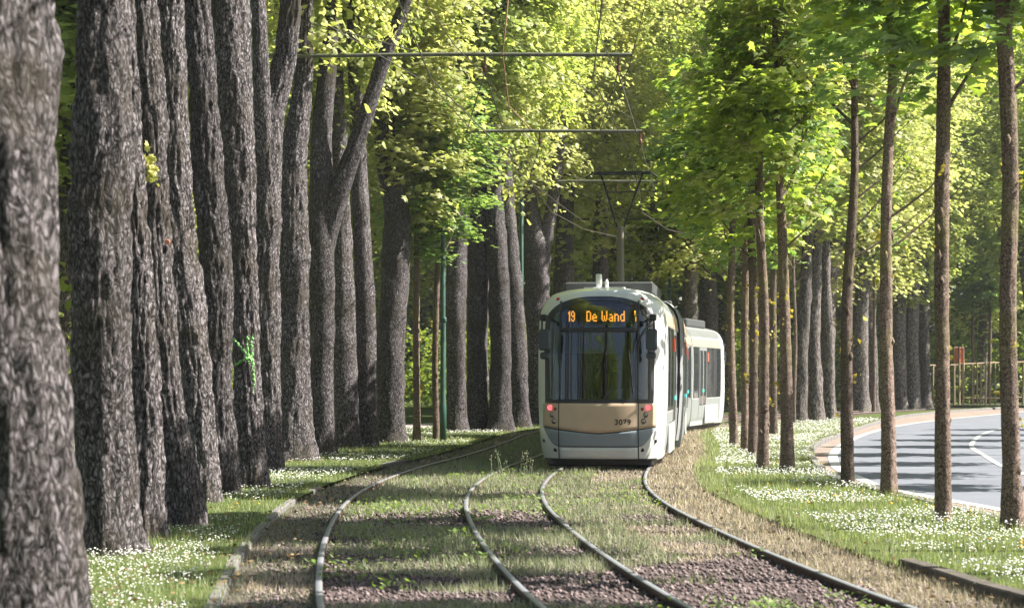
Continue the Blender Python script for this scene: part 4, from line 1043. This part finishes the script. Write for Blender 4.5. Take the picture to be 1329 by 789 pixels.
def build_cab(root, L_):
    """cab section, nose at y=0 looking to -y. Returns the section shell"""
    # shell with the windscreen cut out
    vs = np.concatenate([np.linspace(.15, 2.55, 49), np.linspace(2.59, 3.05, 14), np.array([3.08, 3.11, 3.14, 3.165, 3.185, 3.2])]); th = np.linspace(-90, 90, 97)
    mb = MB(); V = []; S = []
    for v in vs:
        a = float(fa(v)); y0 = float(fy(v)); row = []
        V.append((-a, L_ - .22, float(v)))
        for t in th:
            s_, c_ = math.sin(R(t)), abs(math.cos(R(t))); V.append((a * math.copysign(abs(s_) ** (2 / NN), s_), y0 + BB * (1 - c_ ** (2 / NN)), float(v)))
        V.append((a, L_ - .22, float(v)))
    w = len(th) + 2; Fc = []
    for i in range(len(vs) - 1):
        for k in range(w - 1):
            q = i * w + k; u = (V[q][0] + V[q + 1][0]) / 2; v = (vs[i] + vs[i + 1]) / 2
            front = 1 <= k <= w - 3
            if front and in_ws(u, v): continue
            Fc.append((q, q + 1, q + w + 1, q + w))
    mb.add(V, Fc, True)
    bot = [i for i in range(w)]; mb.add([V[i] for i in bot], [tuple(range(w))])
    bk = cross(L_ - .22); mb.add(bk, [tuple(range(len(bk)))])
    sh = mb.build('cab_section', M['white'], root)
    body_sides(sh, 1.55, L_ - .24, [(2.95, 3.9), (5.5, L_ - .45)], [(4.1, 5.3)], L_)
    for side in (1, -1):
        side_panel('', None, None, 1.62, 2.35, .98, 2.49, side, .007).build('window', M['sideglass'], sh)
    # windscreen: frame ring, glass
    rows = np.concatenate([np.linspace(WB, 2.45, 20), WT - (WT - 2.45) * (1 - np.sin(np.linspace(0, math.pi / 2, 14)[1:]))])
    rows[-1] = WT - .001
    glass = patch('windscreen', M['glass'], root, WB, WT, lambda v: -wsh(v), lambda v: wsh(v), .004, 40, rows=rows, thick=.008)
    # black border, as four strips in one mesh
    fr = MB()
    def ring_pts(m, off):
        P = []; 
        for k in range(41): P.append((-(wsh(WB) - m) + 2 * (wsh(WB) - m) * k / 40, WB + m))
        for v in rows[1:-1]:
            v = float(v); vv = WB + m + (v - WB) * (WT - WB - 2 * m) / (WT - WB); P.append((max(.0, wsh(v) - m), vv))
        P.append((0, WT - m))
        for v in rows[-2:0:-1]:
            v = float(v); vv = WB + m + (v - WB) * (WT - WB - 2 * m) / (WT - WB); P.append((-max(.0, wsh(v) - m), vv))
        return [nose(u, v, off) for u, v in P]
    A = ring_pts(0, .007); B = ring_pts(.085, .007); A2 = ring_pts(0, -.02); B2 = ring_pts(.085, -.02); n = len(A)
    fr.add(A + B + B2 + A2, [(i, (i + 1) % n, n + (i + 1) % n, n + i) for i in range(n)] + [(n + i, n + (i + 1) % n, 2 * n + (i + 1) % n, 2 * n + i) for i in range(n)] + [(i, 3 * n + i, 3 * n + (i + 1) % n, (i + 1) % n) for i in range(n)])
    fr.build('windscreen_frame', M['black'], root)
    for s_ in (-1, 1):
        patch2('screen_pillar', M['black'], root, *sorted((s_ * .665, s_ * .695)), lambda u: WB + .05, lambda u: 2.92, .010, 2, 24, .03)
    patch2('display_sill', M['black'], root, -.66, .66, lambda u: 2.37, lambda u: 2.45, .009, 20, 2, .03)
    # gold fascia with V bottom, grey band, white bumper
    vb = lambda u: .62 + .105 * abs(u / .95) ** 1.3
    gp = patch2('gold_fascia', M['gold'], root, -.985, .985, vb, lambda u: 1.135, .008)
    gb = patch2('grey_band', M['grey'], root, -.97, .97, lambda u: .385 + .30 * max(0, (abs(u) - .72) / .25) ** 1.6, lambda u: max(vb(u) - .02, .385 + .30 * max(0, (abs(u) - .72) / .25) ** 1.6 + .005), .006)
    patch2('fascia_seam', M['gap'], root, -.98, .98, lambda u: vb(u) - .022, lambda u: vb(u) - .002, .005)
    bp = patch2('bumper', M['white'], root, -.68, .68, lambda u: .155, lambda u: .375, .010, 24, 3)
    for s_ in (-1, 1): patch2('panel_seam', M['gap'], root, *sorted((s_ * .683, s_ * .697)), lambda u: .15, lambda u: 1.14, .0125, 2, 24, .02)
    patch2('panel_seam', M['gap'], root, -.68, .68, lambda u: .376, lambda u: .386, .0125, 24, 1, .02)
    patch2('apron', M['black'], root, -.98, .98, lambda u: .151, lambda u: .175, .011, 30, 1, .03)
    for s_ in (-1, 1):
        p = nose(s_ * .755, .325, .004); MB().lathe([(.028, .01), (.034, 0), (.034, -.008), (.012, -.012)], p, 12, 'y').build('towing_hole', M['gap'], root)
    # lamps
    for s_ in (-1, 1):
        for (u, v, r_, kind) in ((.85, 1.06, .055, 'red'), (.755, 1.035, .028, 'small'), (.805, .935, .05, 'clear'), (.77, .825, .05, 'clear')):
            p = nose(s_ * u, v, .006)
            h = MB().lathe([(r_, .02), (r_, -.012), (r_ * .8, -.018)], p, 20, 'y').build('lamp', M['black'], root)
            if kind == 'red':
                MB().lathe([(r_ * .86, -.012), (r_ * .8, -.024), (r_ * .5, -.026), (r_ * .5, -.012)], p, 20, 'y').build('lamp_ring', M['redlamp'], h); MB().lathe([(r_ * .3, -.012), (r_ * .28, -.03), (.002, -.032)], p, 12, 'y').build('lamp_core', M['redlamp'], h)
            elif kind == 'clear': MB().lathe([(r_ * .78, -.014), (r_ * .7, -.026), (r_ * .3, -.034), (.002, -.036)], p, 20, 'y').build('lamp_glass', M['lampglass'], h)
            else: MB().lathe([(r_ * .8, -.014), (.002, -.026)], p, 14, 'y').build('lamp_glass', M['redglass'], h)
    p = nose(.47, .80, .012); n_ = (nose(.5, .8, .012) - nose(.44, .8, .012)); n2 = nose(.47, .84, .012) - nose(.47, .76, .012)
    text_mesh('3079', .135, M['gap'], 'fleet_number', root, nose(.285, .765, .014), (R(90), 0, math.atan2(n_.y, n_.x)))
    # destination display behind the glass
    dy = float(fy(2.6)) + .10
    MB().box(-.66, .66, dy, dy + .12, 2.46, 2.86, .01).build('display_box', M['black'], root)
    d = [x for x in root.children if x.name.startswith('display_box')][-1]
    dot_text('19', -.548, -.43, 2.56, 2.745, dy - .004).build('route_number', M['amber'], d)
    dot_text('De Wand', -.225, .445, 2.56, 2.745, dy - .004).build('destination_text', M['amber'], d)
    dot_text('|', .615, .645, 2.56, 2.745, dy - .004).build('display_symbol', M['amber'], d)
    # cab interior
    cab = MB().box(-1.0, 1.0, 1.9, 1.95, .5, 2.9).box(-1.0, 1.0, .35, 1.9, .45, .5).build('cab_partition', M['cabdark'], root)
    MB().box(-.63, .40, float(fy(2.2)) + .10, float(fy(2.2)) + .115, 2.0, 2.36, .004).build('sun_blind', M['blind'], root)
    ds = MB(); pr = []
    for k in range(13):
        t = math.pi * k / 12; pr.append((.40 + .36 * math.cos(t), 1.14 + .25 * math.sin(t) ** .8))
    m_ = [(x, .40, z) for x, z in pr]; q = [(x * .96 + .01, .85, z * 1.02) for x, z in pr]; n = len(pr)
    ds.add(m_ + q, [(i, i + 1, n + i + 1, n + i) for i in range(n - 1)] + [tuple(range(n)), tuple(range(2 * n - 1, n - 1, -1))], False)
    ds.box(-.9, .9, .34, .9, 1.0, 1.13, .03)
    ds.build('dashboard', M['cablight'] , root)
    st = MB().box(-.02, .42, 1.25, 1.6, .95, 1.05, .03).box(.0, .40, 1.55, 1.68, 1.0, 1.7, .05).box(.08, .32, 1.58, 1.67, 1.72, 1.9, .03); st.build('driver_seat', M['cabdark'], root)
    # wipers
    for a, b in (((.60, 1.30), (.52, 2.05)), ((.10, 1.18), (.28, 1.42))):
        n = 8; pts = [nose(a[0] + (b[0] - a[0]) * k / n, a[1] + (b[1] - a[1]) * k / n, .03) for k in range(n + 1)]; MB().tube(pts, .010, 6).build('wiper', M['black'], root)
    # mirrors with arms
    for s_ in (-1, 1):
        mr = MB().box(s_ * .93 - .10, s_ * .93 + .10, -.08, .0, 2.05, 2.42, .03).box(s_ * .92 - .085, s_ * .92 + .085, -.07, .0, 1.90, 2.02, .025).build('mirror', M['mirror'], root)
        MB().tube([nose(s_ * .93, 2.62, 0), (s_ * .94, .0, 2.64), (s_ * .97, -.05, 2.60), (s_ * .97, -.06, 2.40)], .016, 8).tube([(s_ * .92, -.04, 2.06), (s_ * .92, -.05, 2.0)], .012, 6).build('mirror_arm', M['black'], mr)
        MB().box(s_ * .95 - .06, s_ * .95 + .06, -.03, .16, 2.56, 2.68, .02).build('mirror_bracket', M['black'], mr)
        if s_ > 0: MB().tube([(.95, -.02, 2.58), (.78, .0, 2.38), (.66, .02, 2.12)], .012, 6).tube([(.90, -.02, 2.48), (.74, .0, 2.28), (.66, .02, 2.05)], .009, 6).build('wiper_arm', M['black'], mr)
    # roof kit
    MB().box(-.83, .83, 2.6, 5.6, 3.12, 3.36, .03).build('roof_box', M['roofgrey'], root)
    MB().box(-.42, .47, .95, 1.25, 3.12, 3.155, .01).box(-.33, .40, 1.0, 1.2, 3.165, 3.19, .005).build('antenna_base', M['plastic'], root)
    MB().lathe([(.055, 3.18), (.055, 3.40), (.05, 3.425), (.02, 3.43)], (-.07, 1.1, 0), 16).build('antenna', M['plastic'], root)
    MB().lathe([(.032, 3.18), (.03, 3.29), (.015, 3.33), (.01, 3.335)], (.07, 1.1, 0), 12).build('antenna', M['plastic'], root)
    for s_ in (-1, 1):
        p = nose(s_ * .74, 2.955, .004); MB().lathe([(.03, .02), (.034, 0), (.026, -.015), (.002, -.02)], p, 12, 'y').build('marker_lamp', M['redglass'], root)
    b = bogie(root, 3.3)
    MB().box(-.9, .9, .6, L_ - .3, .2, .42, .05).box(-.93, .93, .45, L_ - .3, .03, .2, .03).build('underframe_shade', M['black'], root)  # upper box: undercarriage; lower black box also stands in for shadow beneath the tram
    return sh

def build_tram():
    # joints along the right hand track
    ys_ = np.arange(34, 80, .02); xs_ = cR(ys_); ds = np.r_[0, np.cumsum(np.hypot(np.diff(xs_), np.diff(ys_)))]
    s0 = float(np.interp(34.7, ys_, ds)); J = []
    for s_ in (0, 6.6, 12.6, 18.8, 24.8, 31.4):
        y = float(np.interp(s0 + s_, ds, ys_)); J.append(Vector((float(cR(y)), y, 0)))
    J[0].x -= .12; root = empty('tram', (0, 0, 0)); root.location = J[0]
    tag(root, 'white and gold low floor tram with amber sign reading 19 De Wand', 'tram')
    def place(objs, p, ang):
        Mx = Matrix.Translation(p - J[0]) @ Matrix.Rotation(ang, 4, 'Z')
        for o in objs:
            if o.type == 'MESH' and o.parent == root and not o.get('_p'): o.matrix_basis = Mx @ o.matrix_basis; o['_p'] = 1
    def done():
        return [o for o in COL.objects if o.parent == root and not o.get('_p')]
    def ang(a, b): d = b - a; return -math.atan2(d.x, d.y)
    L0 = (J[1] - J[0]).length; build_cab(root, L0); place(done(), J[0], ang(J[0], J[1]) + R(1.0))
    Lm = (J[2] - J[1]).length; section(root, Lm, [(.34, 1.88), (3.22, Lm - .34)], [(1.95, 3.15)]); place(done(), J[1], ang(J[1], J[2]))
    Lm = (J[3] - J[2]).length; section(root, Lm, [(.45, Lm / 2 - .1), (Lm / 2 + .1, Lm - .45)], []); bogie(root, Lm / 2)
    MB().box(-.8, .8, .8, 4.5, 3.12, 3.42, .03).build('roof_box', M['roofgrey'], root); place(done(), J[2], ang(J[2], J[3]))
    Lm = (J[4] - J[3]).length; section(root, Lm, [(.34, 1.88), (3.22, Lm - .34)], [(1.95, 3.15)]); place(done(), J[3], ang(J[3], J[4]))
    L5 = (J[5] - J[4]).length; build_cab(root, L5); place(done(), J[5], ang(J[5], J[4]))
    for k in range(1, 5):
        a = (ang(J[k - 1], J[k]) + ang(J[k], J[k + 1])) / 2; mb = MB()
        for q in range(7):
            y = -.24 + q * .08; sc = .97 if q % 2 else .93; c = [(x * sc, y, .3 + (z - .15) * .955) for x, _, z in cross(0)]
            mb.v += c
        n = len(cross(0)); mb.f += [(q * n + i, q * n + (i + 1) % n, (q + 1) * n + (i + 1) % n, (q + 1) * n + i) for q in range(6) for i in range(n)]; mb.sm += [False] * (6 * n)
        mb.build('bellows', M['bellows'], root); place(done(), J[k], a)
    # pantograph on the second section
    yp = 44.6; xp = float(cR(yp)) - .33; a = -math.atan(float(slope(cR, yp)))
    base = MB().box(-.5, .5, -.6, .6, 3.2, 3.3, .02).lathe([(.11, 3.25), (.11, 3.5), (.09, 3.55), (.08, 4.85), (.10, 4.9), (.06, 4.95)], seg=14).build('pantograph', M['panto'], root)
    MB().tube([(-.06, 0, 4.88), (-.36, -.05, 5.9), (-.45, -.05, 6.12)], .022, 6).tube([(.06, 0, 4.88), (.42, -.05, 5.9), (.5, -.05, 6.12)], .022, 6).tube([(-.30, -.04, 5.7), (.36, -.04, 5.7)], .012, 5).build('upper_arm', M['black'], base)
    MB().tube([(-.78, -.05, 6.02), (-.6, -.05, 6.14), (.66, -.05, 6.14), (.84, -.05, 6.02)], .022, 6).tube([(-.6, .16, 6.12), (.66, .16, 6.12)], .02, 6).build('collector_head', M['black'], base)
    place(done(), Vector((xp, yp, 0)), a)
    for o in list(COL.objects):
        if '_p' in o.keys(): del o['_p']
build_tram()


HAZE, nt, N, L = new_mat('haze_air'); o_ = N.new('ShaderNodeOutputMaterial'); pv = N.new('ShaderNodeVolumePrincipled'); pv.inputs['Color'].default_value = (.92, .96, 1, 1)
pv.inputs['Density'].default_value = .00025; pv.inputs['Anisotropy'].default_value = .2; L.new(pv.outputs[0], o_.inputs['Volume'])

# ------------------------------------------------------------------ light, sky, camera
SUN_AZ = 0.0; SUN_EL = 45.0      # azimuth: degrees beyond due right, towards the far end
w = bpy.data.worlds.new('World'); SC.world = w; w.use_nodes = True; nt = w.node_tree; nt.nodes.clear()
wo = nt.nodes.new('ShaderNodeOutputWorld'); bg = nt.nodes.new('ShaderNodeBackground'); sk = nt.nodes.new('ShaderNodeTexSky'); sk.sky_type = 'NISHITA'; sk.sun_disc = False
sk.sun_elevation = R(SUN_EL); sk.sun_rotation = R(90 - SUN_AZ); sk.air_density = 1.2; sk.dust_density = 2.0
bg.inputs[1].default_value = .05; nt.links.new(sk.outputs[0], bg.inputs[0]); nt.links.new(bg.outputs[0], wo.inputs[0])
sl = bpy.data.lights.new('sun', 'SUN'); sl.energy = 5.0; sl.angle = R(.5); sl.color = (1, .95, .86); so = bpy.data.objects.new('sun', sl); COL.objects.link(so)
d = Vector((math.cos(R(SUN_AZ)) * math.cos(R(SUN_EL)), math.sin(R(SUN_AZ)) * math.cos(R(SUN_EL)), math.sin(R(SUN_EL))))
so.rotation_euler = d.to_track_quat('Z', 'Y').to_euler(); so.location = (30, 20, 40)
cam = bpy.data.cameras.new('camera'); co = bpy.data.objects.new('camera', cam); COL.objects.link(co); SC.camera = co
co.location = (0, 0, H); co.rotation_euler = (R(90), 0, 0); cam.sensor_width = 36; cam.lens = F / 1329 * 36; cam.shift_y = (CYH - 394.5) / 1329
cam.clip_start = .1; cam.clip_end = 1200
cam.dof.use_dof = True; cam.dof.focus_distance = 36; cam.dof.aperture_fstop = 3.5
SC.view_settings.view_transform = 'Standard'; SC.view_settings.look = 'None'; SC.view_settings.exposure = 1.8; SC.view_settings.gamma = 1
SC.cycles.max_bounces = 8; SC.cycles.transparent_max_bounces = 12; SC.cycles.diffuse_bounces = 4; SC.cycles.glossy_bounces = 3; SC.cycles.transmission_bounces = 4
hz = MB().box(-430, 430, -70, 530, -1.5, 40).build('haze', HAZE); hz['kind'] = 'stuff'; hz['label'] = 'thin pale spring haze filling the avenue'
SC.cycles.volume_bounces = 0; SC.cycles.volume_step_rate = 8; SC.cycles.volume_max_steps = 32
SC.cycles.use_denoising = True; SC.cycles.sample_clamp_indirect = 4
